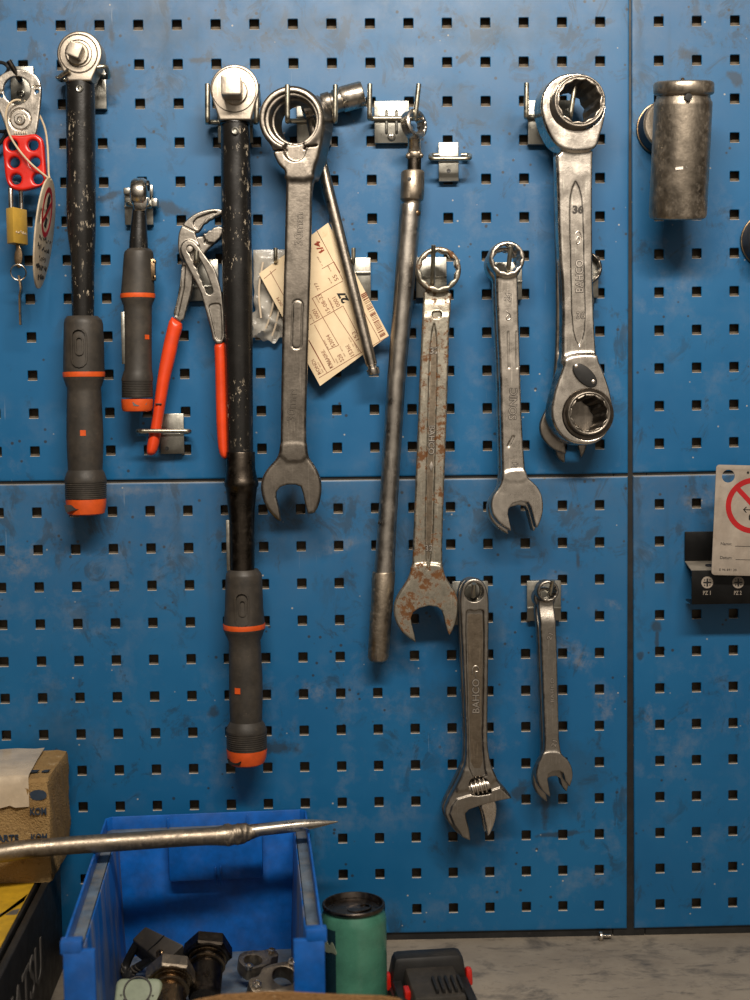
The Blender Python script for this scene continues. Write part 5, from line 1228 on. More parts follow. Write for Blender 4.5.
# oval tag: turned strongly sideways, so it has a plane of its own
t = thing('warning_tag', 'narrow-looking oval cream warning tag on a string beside the brass padlock', 'tag', A(38, 289, d - 4))
top_, bot_ = A(50.4, 178, d + 4), A(37.8, 288.5, d + 6)
up_ = (top_ - bot_); Ht = up_.length; up_.normalize(); rt = Vector((.0, 1, .0)); rt = (rt - up_ * rt.dot(up_)).normalized(); nt = rt.cross(up_)
if nt.x < 0: nt = -nt
MT = Matrix(((rt.x, up_.x, nt.x, (top_.x + bot_.x) / 2), (rt.y, up_.y, nt.y, (top_.y + bot_.y) / 2), (rt.z, up_.z, nt.z, (top_.z + bot_.z) / 2), (0, 0, 0, 1)))
if MT.to_3x3().determinant() < 0: MT = Matrix(((-rt.x, up_.x, nt.x, (top_.x + bot_.x) / 2), (-rt.y, up_.y, nt.y, (top_.y + bot_.y) / 2), (-rt.z, up_.z, nt.z, (top_.z + bot_.z) / 2), (0, 0, 0, 1)))
ow = 37.0; oh = Ht / 2
oval = [(ow * math.cos(a) * (1 + .08 * math.sin(a)), oh * math.sin(a)) for a in [2 * math.pi * k / 64 for k in range(64)]]
m = MB(); m.prism([oval, rrect(-26, 6, -19, 20, 3)], -.8, .8, .3, MT); m.build('oval_plate', M_CREAMTAG, t)
m = MB()
def ell(cx, cy, rx, ry, n=40): return [(cx + rx * math.cos(2 * math.pi * k / n), cy + ry * math.sin(2 * math.pi * k / n)) for k in range(n)]
m.prism([ell(-1, 20, 20, 24), ell(-1, 20, 15.5, 19)], .75, 1.0, 0, MT)
a = math.radians(38)
m.prism([[(-1 + x * math.cos(a) - y * math.sin(a), 20 + x * math.sin(a) + y * math.cos(a)) for x, y in ((-18, -2.4), (18, -2.4), (18, 2.4), (-18, 2.4))]], .75, 1.0, 0, MT)
m.build('prohibition_sign', M_REDINK, t)
m = MB()
for o_ in ([(-6, 24), (4, 24), (6, 36), (1, 38), (-5, 33)], [(-8, 6), (2, 5), (4, 14), (-4, 16)], [(-10, 14), (-7, 12), (2, 27), (-1, 29)]): m.prism([o_], .75, .98, 0, MT)
m.build('sign_figure', M_BLACKINK, t)
m = MB(); rs = random.Random(11)
for y, x0, x1, hh, wd in ((-8, -24, 26, 5, .7), (-17, -24, 22, 5.5, .8), (-27, -14, 16, 5, .7), (-36, -22, 20, 6, 1.2), (-45, -10, 12, 6, 1.1)):
    x = x0
    while x < x1:                                      # pen strokes too worn to read
        n_ = rs.randint(3, 5); P = [(x + rs.uniform(0, 4), y + rs.uniform(0, hh)) for _ in range(n_)]
        m.tube([MT @ Vector((p[0], p[1], .85)) for p in chaikin(P, 1, False)], wd * .8, 6); x += 5.2 + (rs.random() < .2) * 3
m.build('handwriting', M_BLACKINK, t)
m = MB(); q = lambda P, dd: [A(x, y, z) for (x, y), z in zip(zc(0, 40, 6.25, P), dd)]
s1 = q([(130, 378), (100, 372), (62, 392), (40, 430), (34, 500), (56, 592), (112, 682), (190, 772), (262, 832), (312, 872)], [44, 46, 47, 47, 47, 47, 47.5, 48, 48, 46])
s2 = q([(318, 880), (304, 850), (302, 760), (298, 660), (285, 560), (262, 500), (238, 452), (200, 400), (150, 380)], [45, 44, 42, 40, 37, 34, 32, 31, 33])
m.tube(chaikin(s1, 2, False), 1.0, 8); m.tube(chaikin(s2, 2, False), 1.0, 8); m.build('string_loop', M_CORD, t)
m = MB(); cb = [A(x, y, z) for x, y, z in ((-30, 70, 14), (-12, 62.5, 16), (2, 62, 20), (7.5, 65.5, 24), (9, 70, 22), (4, 76, 16), (-6, 90, 12), (-14, 110, 10), (-8, 128, 12), (3, 133, 16), (10, 128, 18), (-4, 150, 14), (-30, 160, 10))]
tag(m.tube(chaikin(cb, 3, False), 1.8, 10).build('black_cable', M_BLACKP, loc=A(-8, 150, 12)), 'thin black cable looping in from the left edge behind the hasp', 'cable')
# ---------------------------------------------------------------- black bit rack and sign tag
t = thing('bit_rack', 'black folded-steel bit rack marked PZ at the right edge', 'tool rack', A(740, 606, 20))
a0 = A(685, 531.8, 3); a1 = A(685, 561, 3); f0 = A(692, 570.5, 40); f1 = A(692, 604.5, 40); X1 = a0.x + 165
m = MB(); m.box((a0.x, -3.5, a1.z), (X1, -1, a0.z), .4)
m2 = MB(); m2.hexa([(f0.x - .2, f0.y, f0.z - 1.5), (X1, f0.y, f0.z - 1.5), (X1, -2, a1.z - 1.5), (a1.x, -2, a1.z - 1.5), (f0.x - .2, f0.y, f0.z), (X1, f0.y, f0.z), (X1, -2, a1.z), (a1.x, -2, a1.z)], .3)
m.box((f0.x - .2, f0.y - .2, f1.z), (X1, f0.y + 1.6, f0.z), .3)
l0 = A(685, 593, 6)
m.hexa([(f0.x - .2, f0.y, f1.z), (X1, f0.y, f1.z), (X1, -6, f1.z - 1), (a1.x, -6, f1.z - 1), (f0.x - .2, f0.y, f1.z + 1.6), (X1, f0.y, f1.z + 1.6), (X1, -6, f1.z + .6), (a1.x, -6, f1.z + .6)], .3)
m.build('folded_plate', M_RACK, t); m2.build('shelf_top', M_SHELFSHEEN, t, label='top of the rack shelf, its lit sheen painted grey')
for x, s_ in ((707.2, 'PZ 1'), (738.2, 'PZ 2')):
    q = A(x, 582.4, 40.4); m = MB(); m.lathe(q, (0, -1, 0), [(-.3, 5.9), (.25, 5.9)], 32); k = m.build('cross_bit_symbol', M_TAGWHITE, t)
    m = MB(); m.box((q.x - 4, q.y - .5, q.z - .8), (q.x + 4, q.y - .2, q.z + .8)); m.box((q.x - .8, q.y - .52, q.z - 4), (q.x + .8, q.y - .22, q.z + 4))
    for sx in (-1, 1):
        for sz in (-1, 1): m.lathe((q.x + sx * 2.6, q.y - .2, q.z + sz * 2.6), (0, -1, 0), [(0, .7), (.3, .7)], 8)
    m.build('cross_shape', M_BLACKP, k)
    board_text(s_, x - .4, 592.8, 40.4, 0, 7.4, 3.8, M_TAGWHITE, t, .2)
m = MB(); q = A(709, 566, 24); m.lathe((q.x, q.y, A(709, 565.2, 24).z), (0, 0, 1), [(-3, 3.6), (.8, 3.6)], 20); m.build('shelf_hole', M_RUBBER, t)
d = 52
t = thing('sign_tag', 'grubby white tag with a red prohibition circle, in front of the black bit rack', 'tag', A(752, 576, d))
TL, BL = A(716.4, 464.6, d), A(711.4, 575, d); 
dn = (BL - TL); Ht = dn.length; dn.normalize(); rt = Vector((-dn.z, 0, dn.x)); rt = rt if rt.x > 0 else -rt
MT = Matrix(((rt.x, -dn.x, 0, BL.x), (0, 0, -1, BL.y), (rt.z, -dn.z, 0, BL.z), (0, 0, 0, 1)))
def tg(px, py): 
    q = A(px, py, d) - BL; return (q.dot(rt), -q.dot(dn))
Wt = 78
m = MB(); h_ = tg(728.4, 476.2); m.prism([rrect(0, 0, Wt, Ht, 3.4, 6), circ(*h_, 6.3, 28)], -1.2, 0, .25, MT); m.build('tag_plate', M_TAGWHITE, t)
c = tg(753.5, 505.6); m = MB(); m.prism([circ(*c, 27.4, 64), circ(*c, 22.2, 64)], -.05, .18, 0, MT)
a = math.radians(-45); m.prism([[(c[0] + x * math.cos(a) - y * math.sin(a), c[1] + x * math.sin(a) + y * math.cos(a)) for x, y in ((-23.5, -2.4), (23.5, -2.4), (23.5, 2.4), (-23.5, 2.4))]], -.05, .2, 0, MT)
m.build('prohibition_ring', M_REDINK, t)
m = MB(); k = tg(743, 509.6); m.prism([[(k[0], k[1]), (k[0] + 3, k[1] + 3.2), (k[0] + 3.8, k[1] + 2.6), (k[0] + 1.8, k[1] + .45), (k[0] + 12, k[1] + .45), (k[0] + 12, k[1] - .45), (k[0] + 1.8, k[1] - .45), (k[0] + 3.8, k[1] - 2.6), (k[0] + 3, k[1] - 3.2)]], -.05, .15, 0, MT)
k = tg(752, 517); m.prism([chaikin([(k[0] - 3, k[1] - 4), (k[0] - 3.4, k[1] + 2), (k[0] - 1, k[1] + 3), (k[0] - 1.6, k[1] + 6.6), (k[0] + 2.6, k[1] + 6.6), (k[0] + 2.2, k[1] + 3), (k[0] + 5, k[1] + 2), (k[0] + 4.6, k[1] - 4)], 1)], -.05, .15, 0, MT)
m.build('arrow_and_figure', M_BLACKINK, t)
m = MB(); k = tg(748, 472.6); m.prism([circ(*k, 1.3, 14)], -.05, .15, 0, MT)
for x, y, ln in ((735, 546.4, 40), (735.6, 559.8, 40)): k = tg(x, y); m.prism([[(k[0], k[1]), (k[0] + ln, k[1]), (k[0] + ln, k[1] + .5), (k[0], k[1] + .5)]], -.05, .12, 0, MT)
m.build('writing_lines', M_BLACKINK, t)
def tgt(s_, px, py, ln, hh): lettering(s_, A(px, py, d + .1), rt, -dn, ln, hh, .08, M_BLACKINK, t)
tgt('Namn:', 726.4, 543.8, 11, 2.9); tgt('Datum:', 726.2, 557.6, 12, 3.0); tgt('E 96 691 20', 728, 569.8, 17, 2.2)
from mathutils import noise as mnoise
# ---------------------------------------------------------------- bench: cartons at the left
def frame(o, ex, ey): 
    ex = Vector(ex).normalized(); ey = Vector(ey).normalized(); ez = ex.cross(ey)
    return Matrix(((ex.x, ey.x, ez.x, o[0]), (ex.y, ey.y, ez.y, o[1]), (ex.z, ey.z, ez.z, o[2]), (0, 0, 0, 1)))
ztop = A(69, 748.5, 14).z
BR_ = AZ(69, 748.5, ztop); FR_ = AZ(49, 777, ztop); zcase = A(50, 883, -FR_.y).z
ey = (BR_ - FR_); ey.z = 0; Lb = ey.length; ex = Vector((ey.y, -ey.x, 0)).normalized(); ey.normalize()
def lumpy_box(mb, o, ex, ey, wx, wy, h, n=(26, 14, 16), amp=1.4, seed=1, r=2.5):
    """a battered box: x runs to the left of o, y away from the viewer"""
    rs = random.Random(seed); ph = [(rs.uniform(.02, .13), rs.uniform(.02, .13), rs.uniform(.02, .13), rs.uniform(0, 6)) for _ in range(9)]
    bm = bmesh.new(); bmesh.ops.create_cube(bm, size=1)
    bmesh.ops.subdivide_edges(bm, edges=list(bm.edges), cuts=18, use_grid_fill=True)
    for v in bm.verts:
        x, y, z = v.co.x * wx, v.co.y * wy, v.co.z * h
        q = sum(math.sin(a * x + b * y + c * z + p) for a, b, c, p in ph) / 3
        q2 = sum(math.sin(3 * a * x + 3 * b * z + 2.5 * c * y + 2 * p) for a, b, c, p in ph) / 3
        d_ = amp * q + amp * .45 * q2
        ax_, ay_, az_ = abs(v.co.x) > .499, abs(v.co.y) > .499, abs(v.co.z) > .499
        e_ = (ax_ + ay_ + az_) - 1
        x += math.copysign(1, x) * (d_ * ax_ - e_ * r * .5 * ax_); y += math.copysign(1, y) * (d_ * ay_ - e_ * r * .5 * ay_); z += math.copysign(1, z) * ((d_ if z > 0 else 0) * az_ - (e_ * r * .5 * az_ if z > 0 else 0))
        v.co = Vector(o) + ex * (x - wx / 2) + ey * (y + wy / 2) + Vector((0, 0, z + h / 2))
    mb.bm(bm)
t = thing('cardboard_box', 'battered taped cardboard box on top of the black and yellow carton at left', 'box', Vector((FR_.x - 80, FR_.y + 40, zcase)))
WX = 190; hb = ztop - zcase
m = MB(); lumpy_box(m, (FR_.x, FR_.y, zcase), ex, ey, WX, Lb, hb, amp=1.2, seed=4); m.build('carton_body', M_BOX, t, smooth=22)
MFb = frame(FR_ - ex * 0, ex, Vector((0, 0, 1)))          # u right along the front, v up, w toward the viewer
def fpt(u, v, w=0): return Vector((FR_.x, FR_.y, ztop)) + ex * u + Vector((0, 0, v)) - ey * w
m = MB()
vs = []; fs = []; prof = [(-Lb * .98, 1.6), (-Lb * .5, 2.4), (-2, 2.2), (1.6, .5), (2.2, -6), (2.4, -17), (2.1, -26)]
for i in range(19):
    u = -24 - i * 9
    for w, v in prof: vs.append(fpt(u + (w + Lb) * .05 - (4 if v < -20 and i % 2 else 0), v + .5 * math.sin(i * 1.7 + w * .1) + (random.uniform(-3, 2) if v < -20 else 0), w + .3 * math.sin(i * 2.3)))
n = len(prof)
for i in range(18):
    for k in range(n - 1): fs.append((i * n + k, (i + 1) * n + k, (i + 1) * n + k + 1, i * n + k + 1))
m.add(vs, fs); tp = m.build('packing_tape', M_TAPE, t, smooth=60, label='wide glossy packing tape over the top and front edge')
m = MB()
def fl(s_, u, v, ln, hh): lettering(s_, fpt(u, v, 2.1), ex, (0, 0, 1), ln, hh, .5, None, None, mb=m, bold=True)
fl('KOM', -10.5, -32, 15, 7); fl('KOM', -10.5, -57, 15, 7.4); fl('PARTS', -41.5, -57, 24, 7)
m.build('blue_lettering', M_BOXBLUE, t)
m = MB()
for (a, b), (c_, d_) in (((-33, -2.2), (-14, -1.6)), ((-10, 0), (-4, 1))): m.hexa([fpt(a, .4, -16), fpt(c_, .4, -16), fpt(c_, .4, -20), fpt(a, .4, -20), fpt(a, 1.6, -16), fpt(c_, 1.6, -16), fpt(c_ + 2, 1.6, -20), fpt(a + 3, 1.6, -20)])
m.prism([chaikin([(0, 0), (8, 3), (16, 1), (17, -5), (10, -8), (2, -6)], 1)], 0, .6, 0, frame(fpt(-19, -14, 1.6), ex, Vector((0, 0, 1)))); m.build('torn_print', M_BOXBLUE, t)
# carton below
e0, e1 = AZ(47.5, 884.5, zcase), AZ(0, 979, zcase)
ey2 = (e0 - e1); ey2.z = 0; ey2.normalize(); ex2 = Vector((ey2.y, -ey2.x, 0))
o2 = e0 + ey2 * 70; Lc = 420; hc = zcase - ZB
t = thing('cardboard_box', 'black carton with a yellow printed lid and grey lettering, under the battered box', 'box', Vector((o2.x - 120, o2.y - 200, ZB)))
def cp(u, l, z): return o2 + ex2 * u - ey2 * l + Vector((0, 0, z))
m = MB()
def slab(u0, u1, l0, l1, z0, z1, bev=.6): m.hexa([cp(u0, l1, z0), cp(u1, l1, z0), cp(u1, l0, z0), cp(u0, l0, z0), cp(u0, l1, z1), cp(u1, l1, z1), cp(u1, l0, z1), cp(u0, l0, z1)], bev)
slab(-6.5, 0, 0, Lc, -hc, 0); slab(-246, -240, 0, Lc, -hc, 0); slab(-240, -6.5, 0, 6, -hc, 0); slab(-240, -6.5, Lc - 6, Lc, -hc, 0); slab(-241, -6, 3, Lc - 3, -hc, -hc + 6)
m.build('carton_walls', M_CASE, t)
m = MB(); slab(-239, -11, 8, Lc - 8, -8, -1, 1.0); ld = m.build('carton_lid', M_CASE, t)
m = MB(); slab(-236, -13.5, 10, Lc - 10, -1.2, -.4, 0); m.build('yellow_print', M_YELLOW, ld, label='yellow printed lid panel')
m = MB(); m.hexa([cp(-60, 200, -.6), cp(-46, 200, -.6), cp(-14, 92, -.6), cp(-14, 110, -.6), cp(-60, 200, -.1), cp(-46, 200, -.1), cp(-14, 92, -.1), cp(-14, 110, -.1)]); m.hexa([cp(-24, 142, -.6), cp(-14, 142, -.6), cp(-14, 128, -.6), cp(-20, 132, -.6), cp(-24, 142, -.1), cp(-14, 142, -.1), cp(-14, 128, -.1), cp(-20, 132, -.1)]); m.build('dark_band', M_CASETXT, ld)
lettering('KOMATSU', cp(.3, 226, -52), ey2, (0, 0, 1), 230, 38, .4, M_CASETXT, t)
# ---------------------------------------------------------------- blue bin
HT = 143.0
bl, brr = AZ(100, 815, ZB + HT), AZ(309, 808.5, ZB + HT)
fl_, fr_ = AZ(62, 944, ZB + HT), AZ(320, 930, ZB + HT)
exb = (brr - bl); exb.z = 0; Wb = exb.length; exb.normalize(); eyb = Vector((-exb.y, exb.x, 0))
sk = ((fl_ - bl).normalized() + (fr_ - brr).normalized()).normalized(); sk.z = 0
# keep the bin square, turned as the mean of its edges
ang = math.radians(4.2)
exb = Vector((math.cos(ang), math.sin(ang), 0)); eyb = Vector((-exb.y, exb.x, 0))
mid = (bl + brr) / 2 + Vector((2, 0, 0)); Wb = 203.5; Db = 312
if mid.y + abs(math.sin(ang)) * Wb / 2 > -3: mid.y = -3 - abs(math.sin(ang)) * Wb / 2
def bp(u, l, z): return Vector((mid.x, mid.y, ZB)) + exb * (u - Wb / 2) - eyb * l + Vector((0, 0, z))
t = thing('storage_bin', 'open-fronted blue plastic storage bin holding metal fittings on the bench', 'bin', bp(Wb / 2, Db / 2, 0))
def bs(m, u0, u1, l0, l1, z0, z1, bev=.8, du=0, dl=0):
    """du, dl: inward lean of the foot"""
    m.hexa([bp(u0 + du, l1 + dl, z0), bp(u1 + du, l1 + dl, z0), bp(u1 + du, l0 + dl, z0), bp(u0 + du, l0 + dl, z0), bp(u0, l1, z1), bp(u1, l1, z1), bp(u1, l0, z1), bp(u0, l0, z1)], bev)
LW = 12; LP = 13
m = MB(); bs(m, LW, Wb - LW, LW, LW + 2.6, 0, HT - LP, .8, 0, 3); m.build('back_wall', M_BIN, t)
m = MB(); bs(m, LW - 1, LW + 1.8, LW, Db, 0, HT - LP, .8, 5); m.build('side_wall', M_BINSTREAK, t); m = MB(); bs(m, Wb - LW - 1.8, Wb - LW + 1, LW, Db, 0, HT - LP, .8, -5)
m.build('side_wall', M_BINSTREAK, t)
m = MB(); bs(m, LW + 3, Wb - LW - 3, LW + 2, Db, 0, 3); m.build('bin_floor', M_BINDUST, t)
rim_o = [(6, 0), (0, 6), (0, Db - 4), (2.2, Db - 4), (2.2, 7), (7, 2.2), (Wb - 7, 2.2), (Wb - 2.2, 7), (Wb - 2.2, Db - 4), (Wb, Db - 4), (Wb, 6), (Wb - 6, 0)]
MBn = frame(bp(0, 0, 0), exb, -eyb)               # u along the width, v toward the viewer
if MBn.to_3x3().determinant() < 0 or MBn[2][2] < 0: MBn[0][2], MBn[1][2], MBn[2][2] = 0, 0, 1
m = MB(); m.prism([rim_o], HT - LP - 8, HT, .7, MBn); m.build('rim_lip', M_BIN, t)
m = MB(); bs(m, 1.5, LW + 1, 2, Db - 5, HT - LP - 2, HT - LP, .4); bs(m, Wb - LW - 1, Wb - 1.5, 2, Db - 5, HT - LP - 2, HT - LP, .4); bs(m, 2, Wb - 2, 1.5, LW + 1, HT - LP - 2.05, HT - LP - .05, .4)
m.build('rim_ledge', M_BINDUST, t, label='dusty ledge inside the rim')
m = MB()
bs(m, -1, 24, Db - 3, Db + 3, 0, HT - 9, 1.2); bs(m, Wb - 24, Wb + 1, Db - 3, Db + 3, 0, HT - 9, 1.2)
bs(m, -3, 14, Db - 8, Db + 3, HT - 12, HT - 1, 1.2); bs(m, Wb - 14, Wb + 3, Db - 8, Db + 3, HT - 12, HT - 1, 1.2); bs(m, 22, Wb - 22, Db - 2, Db + 3, 0, 66, 1.2)
m.build('front_frame', M_BIN, t)
m = MB(); q0 = 64; q1 = 158; bs(m, q0, q1, LW, LW + 24, HT - 60, HT - LP + .5, 3, 0, -4); m.build('hanging_recess', M_BIN, t)
m = MB()
for u in (110, 115): m = MB(); bs(m, u, u + 1.6, LW + 22, LW + 27, HT - 63, HT - 44, .3); m.build('moulded_rib', M_BIN, t)
for u in (62, 142): m = MB(); bs(m, u, u + 1.6, 2, 6, HT - LP, HT - 3, .3); m.build('moulded_rib', M_BIN, t)

# ---------------------------------------------------------------- things in the bin
FLZ = ZB + 3.2
def fitting(label, hx, hy, hz, rhex, axis, dark, ln):
    c = AZ(hx, hy, hz); ax = Vector(axis).normalized()
    t = thing('hydraulic_fitting', label, 'pipe fitting', Vector((c.x, c.y, FLZ)), 'hydraulic fittings in the bin')
    m = MB(); m.lathe(c, ax, [(-7, rhex * .86), (-6, rhex * .97), (5, rhex), (7, rhex * .93)], 6, ph=.3); m.build('hex_nut', dark, t, smooth=20)
    m = MB(); m.lathe(c, ax, [(-13, rhex * .3), (-12.5, rhex * .44), (-6.5, rhex * .5), (-6.5, rhex * .3)], 24); m.build('stub', M_DARKMETAL, t)
    m = MB(); r = rhex
    m.lathe(c, ax, [(6.5, r * .84), (8.4, r * .84), (9, r * .70), (11, r * .70), (11.4, r * .62), (14, r * .62), (15, r * .68), (18, r * .68), (18.8, r * .6), (21, r * .6), (22, r * .64), (ln - 2, r * .64), (ln, r * .56)], 40); m.build('stepped_shank', M_BRONZE if dark is not M_DARKMETAL else M_DARKMETAL, t)
    m = MB(); m.ring(c, ax, [(15, r * .66), (15.6, r * .74), (17.6, r * .74), (18.2, r * .66)], 40); m.ring(c, ax, [(9, r * .68), (9.6, r * .76), (10.8, r * .76), (11.2, r * .68)], 40); m.build('bright_collar', M_BRONZE, t)
    return t
fitting('black hex hydraulic fitting, right one of the two in the blue bin', 208, 951, ZB + 52, 23, (.02, -.88, -.47), M_DARKMETAL, 52)
fitting('brownish hex hydraulic fitting, left one of the two in the blue bin', 171, 975, ZB + 48, 23, (.06, -.90, -.43), M_GRIME, 46)
t = thing('connector_block', 'black connector block with two cable arms at the left inside the blue bin', 'connector', Vector((*AZ(145, 950, ZB + 45)[:2], FLZ)))
def on(px, py, h): return AZ(px, py, ZB + h)
k = [on(145, 926, 62), on(184, 945, 52), on(163, 964, 36), on(132, 939, 48)]
dn_ = Vector((0, 14, -22))
m = MB(); m.hexa([k[3] + dn_, k[2] + dn_, k[1] + dn_, k[0] + dn_, k[3], k[2], k[1], k[0]], 1.5); m.build('block_body', M_GRIP, t)
m = MB(); nrm = (k[2] - k[3]).cross(k[0] - k[3]).normalized()
for px, py, h in ((141, 937.5, 50), (160, 954, 42)): m.lathe(on(px, py, h) + nrm * .6, nrm, [(-1.5, 4.2), (.8, 4.2), (1.4, 3.4), (1.0, 1.5)], 20)
m.build('mounting_eye', M_BRONZE, t)
m = MB(); f = (k[0] + k[1]) / 2; f2 = (k[3] + k[2]) / 2; m.tube([f + nrm * .3, f2 + nrm * .3], .6, 6); m.build('seam', M_BLACKP, t)
m = MB()
for P in ([(138, 942, 44), (132, 952, 32), (127, 962, 20), (124, 972, 12), (128, 982, 8), (134, 986, 7)], [(154, 958, 34), (145, 963, 24), (136, 968, 16), (130, 973, 12), (127, 980, 9)]): m.tube(chaikin([on(*p) for p in P], 2, False), 4.0, 12)
m.build('cable_arm', M_BLACKP, t)
m = MB()
for px, py, h in ((125.5, 966, 17), (125, 971, 14), (139, 967, 18), (135, 969, 16), (132, 972, 13)): c = on(px, py, h); m.ring(c, (.5, -.2, .8), [(-1, 3.6), (-.6, 4.7), (.6, 4.7), (1, 3.6)], 18)
m.build('corrugated_rings', M_GRIP, t)
def clamp(label, px, py, h, s_, yaw, up):
    c = on(px, py, h); t = thing('pipe_clamp', label, 'clamp', Vector((c.x, c.y, FLZ)), 'cast clamps in the bin')
    R_ = Matrix.Rotation(math.radians(yaw), 4, 'Z') @ Matrix.Rotation(math.radians(up), 4, 'X'); M_ = Matrix.Translation(c) @ R_
    m = MB(); out = [(-13, -13), (13, -13), (18, -4), (28, -4), (30, 4), (28, 12), (14, 12), (8, 18), (-8, 18), (-16, 8), (-16, -6)]
    m.prism([[(x * s_, y * s_) for x, y in chaikin(out, 2)], circ(-1 * s_, 1 * s_, 9.5 * s_, 28)], -7 * s_, 7 * s_, 1.0, M_); m.build('clamp_body', M_GRIME, t)
    for x, y in ((24, 5), (-12, -9)): m = MB(); m.lathe(M_ @ Vector((x * s_, y * s_, 6 * s_)), R_.to_3x3() @ Vector((0, 0, 1)), [(0, 4 * s_), (4 * s_, 4 * s_), (4.4 * s_, 2.4 * s_), (2 * s_, 2.2 * s_)], 6 if x > 0 else 16); m.build('clamp_bolt', M_STEEL, t)
    return t
clamp('upright cast ring clamp at the right inside the blue bin', 254, 966, 22, .92, 35, 12)
clamp('larger pale cast clamp lying against the front right of the blue bin', 281, 981, 22, 1.15, 205, -28)
t = thing('plastic_cap', 'pale green rounded plastic cap at the front left inside the bin', 'plastic housing', Vector((*AZ(138, 990, ZB + 50)[:2], FLZ)))  # rounded plastic cap with an embossed ring
c = AZ(138, 985, ZB + 52); MC = frame(c, (1, -.05, 0), (0.02, .62, .78))
m = MB(); m.prism([rrect(-20, -20, 21, 6, 6, 6)], -26, 0, 3, MC, res=3); m.build('housing_shell', M_PALEGREEN, t)
m = MB(); m.ring(MC @ Vector((0, -5, 0)), MC.to_3x3() @ Vector((0, 0, 1)), [(0, 11), (.9, 11.4), (.9, 12.4), (0, 12.8)], 36)
for i in range(7): a = math.radians(200 + i * 23); m.lathe(MC @ Vector((15 * math.cos(a), -5 + 11 * math.sin(a), 0)), MC.to_3x3() @ Vector((0, 0, 1)), [(0, 1.4), (.8, 1.0)], 3)
m.build('embossed_ring', M_GRIP, t)
# ---------------------------------------------------------------- pry bar across the bin
zr = ZB + HT + 8.8
ptsb = [(-60, 860, 9), (-20, 855, 9.2), (0, 853.2, 9.2), (14, 851, 9.4), (30, 848.6, 9), (48, 847.2, 8.6), (75, 845, 8.7), (120, 842, 8.9), (170, 838.6, 8.7), (205, 836.6, 8.6), (216, 836.2, 9), (224, 835.6, 10), (232, 834.8, 9.6), (238, 834, 10.2), (245, 833, 9.2), (252, 831.4, 7.2), (260, 829.8, 6.3), (296, 825.6, 6.3), (312, 824, 4.9), (326, 822.8, 2.7), (338, 821.6, .6)]
L0, R0 = AZ(75, 845, zr), AZ(296, 825.6, zr)
def barp(px, py):
    v = RM @ Vector(((px - 375) / FPX, 1, -(py - 500) / FPX))          # where the sight line crosses the upright plane through the bar
    nn = Vector((-(R0.y - L0.y), R0.x - L0.x, 0)); return CP + v * ((L0 - CP).dot(nn) / v.dot(nn))
P3 = [barp(x, y) for x, y, r in ptsb]; RR_ = []
for (x, y, r), p in zip(ptsb, P3): RR_.append(r * (p - CP).length / FPX * .97)
t = thing('pry_bar', 'long steel podger bar with a pointed tip lying across the rims of the blue bin', 'pry bar', (P3[0] + P3[-1]) / 2)
m = MB(); m.tube(P3[:13], RR_[:13], 24); m.build('bar', M_GRIME, t, smooth=60)
m = MB(); m.tube(P3[15:], RR_[15:], 22); m.build('pointed_tip', M_STEEL, t, smooth=60)
m = MB(); rs = random.Random(2); pp = P3[10:17]; rr = RR_[10:17]; N_ = 40
vs = []; fs = []; n = 24
for i in range(N_ + 1):
    f = i / N_ * (len(pp) - 1); j = min(int(f), len(pp) - 2); f -= j
    c = pp[j].lerp(pp[j + 1], f); r = rr[j] * (1 - f) + rr[j + 1] * f; axb = (P3[16] - P3[10]).normalized(); e1 = Vector((0, -1, 0)); e1 = (e1 - axb * e1.dot(axb)).normalized(); e2 = axb.cross(e1)
    for k in range(n):
        a = 2 * math.pi * k / n; dr_ = e1 * math.cos(a) + e2 * math.sin(a); q = r * (1.02 + .22 * mnoise.noise((c + dr_ * r) * .16) + .12 * mnoise.noise((c + dr_ * r) * .42)) * (1 - .25 * (abs(i / N_ - .5) * 2) ** 6)
        vs.append(c + e1 * (q * math.cos(a)) + e2 * (q * math.sin(a)))
for i in range(N_):
    for k in range(n): a, b = i * n + k, i * n + (k + 1) % n; fs.append((a, b, b + n, a + n))
fs.append(tuple(range(n - 1, -1, -1))); fs.append(tuple(range(N_ * n, N_ * n + n)))
m.add(vs, fs); m.build('weld_lump', M_GRIME, t, smooth=60, label='lumpy welded joint')
# ---------------------------------------------------------------- can
dcn = 186; c = A(353.5, 902.6, dcn); rc = 29.3
hcan = c.z - ZB
t = thing('drink_can', 'teal green drink can with a dark lid, right of the blue bin', 'can', Vector((c.x, c.y, ZB)))
z0 = Vector((c.x, c.y, ZB))
m = MB(); m.lathe(z0, (0, 0, 1), [(0, 21), (1.5, 23), (7, rc), (hcan - 15, rc), (hcan - 11, rc - .6), (hcan - 6, rc - 2.6), (hcan - 4.2, rc - 3.4), (hcan - 9.6, rc - 6.5)], 64); m.build('can_wall', M_GREEN, t, smooth=30)
m = MB(); m.ring(z0, (0, 0, 1), [(hcan - 4.4, rc - 5), (hcan - 4.4, rc - 2.4), (hcan - 3, rc - 1.2), (hcan - .8, rc - 1.2), (hcan, rc - 2), (hcan, rc - 3.2), (hcan - 6, rc - 5.2), (hcan - 7, rc - 8), (hcan - 7.5, .5), (hcan - 9, .5), (hcan - 9, rc - 5)], 64); ld = m.build('lid', M_CANLID, t, smooth=30)
m = MB(); MCn = Matrix.Translation(Vector((c.x + 2, c.y + 1, ZB + hcan - 6.2))) @ Matrix.Rotation(math.radians(35), 4, 'Z')
m.prism([[(x, y) for x, y in ell(4, 0, 12, 8.5)], ell(10, 0, 4, 4.6)], -.6, .6, .3, MCn); m.build('pull_tab', M_CANLID, ld)
m = MB(); m.prism([ell(-11, 0, 8.5, 9.5)], -1.0, -.4, 0, MCn); m.build('mouth_opening', M_BLACKP, ld)
m = MB()
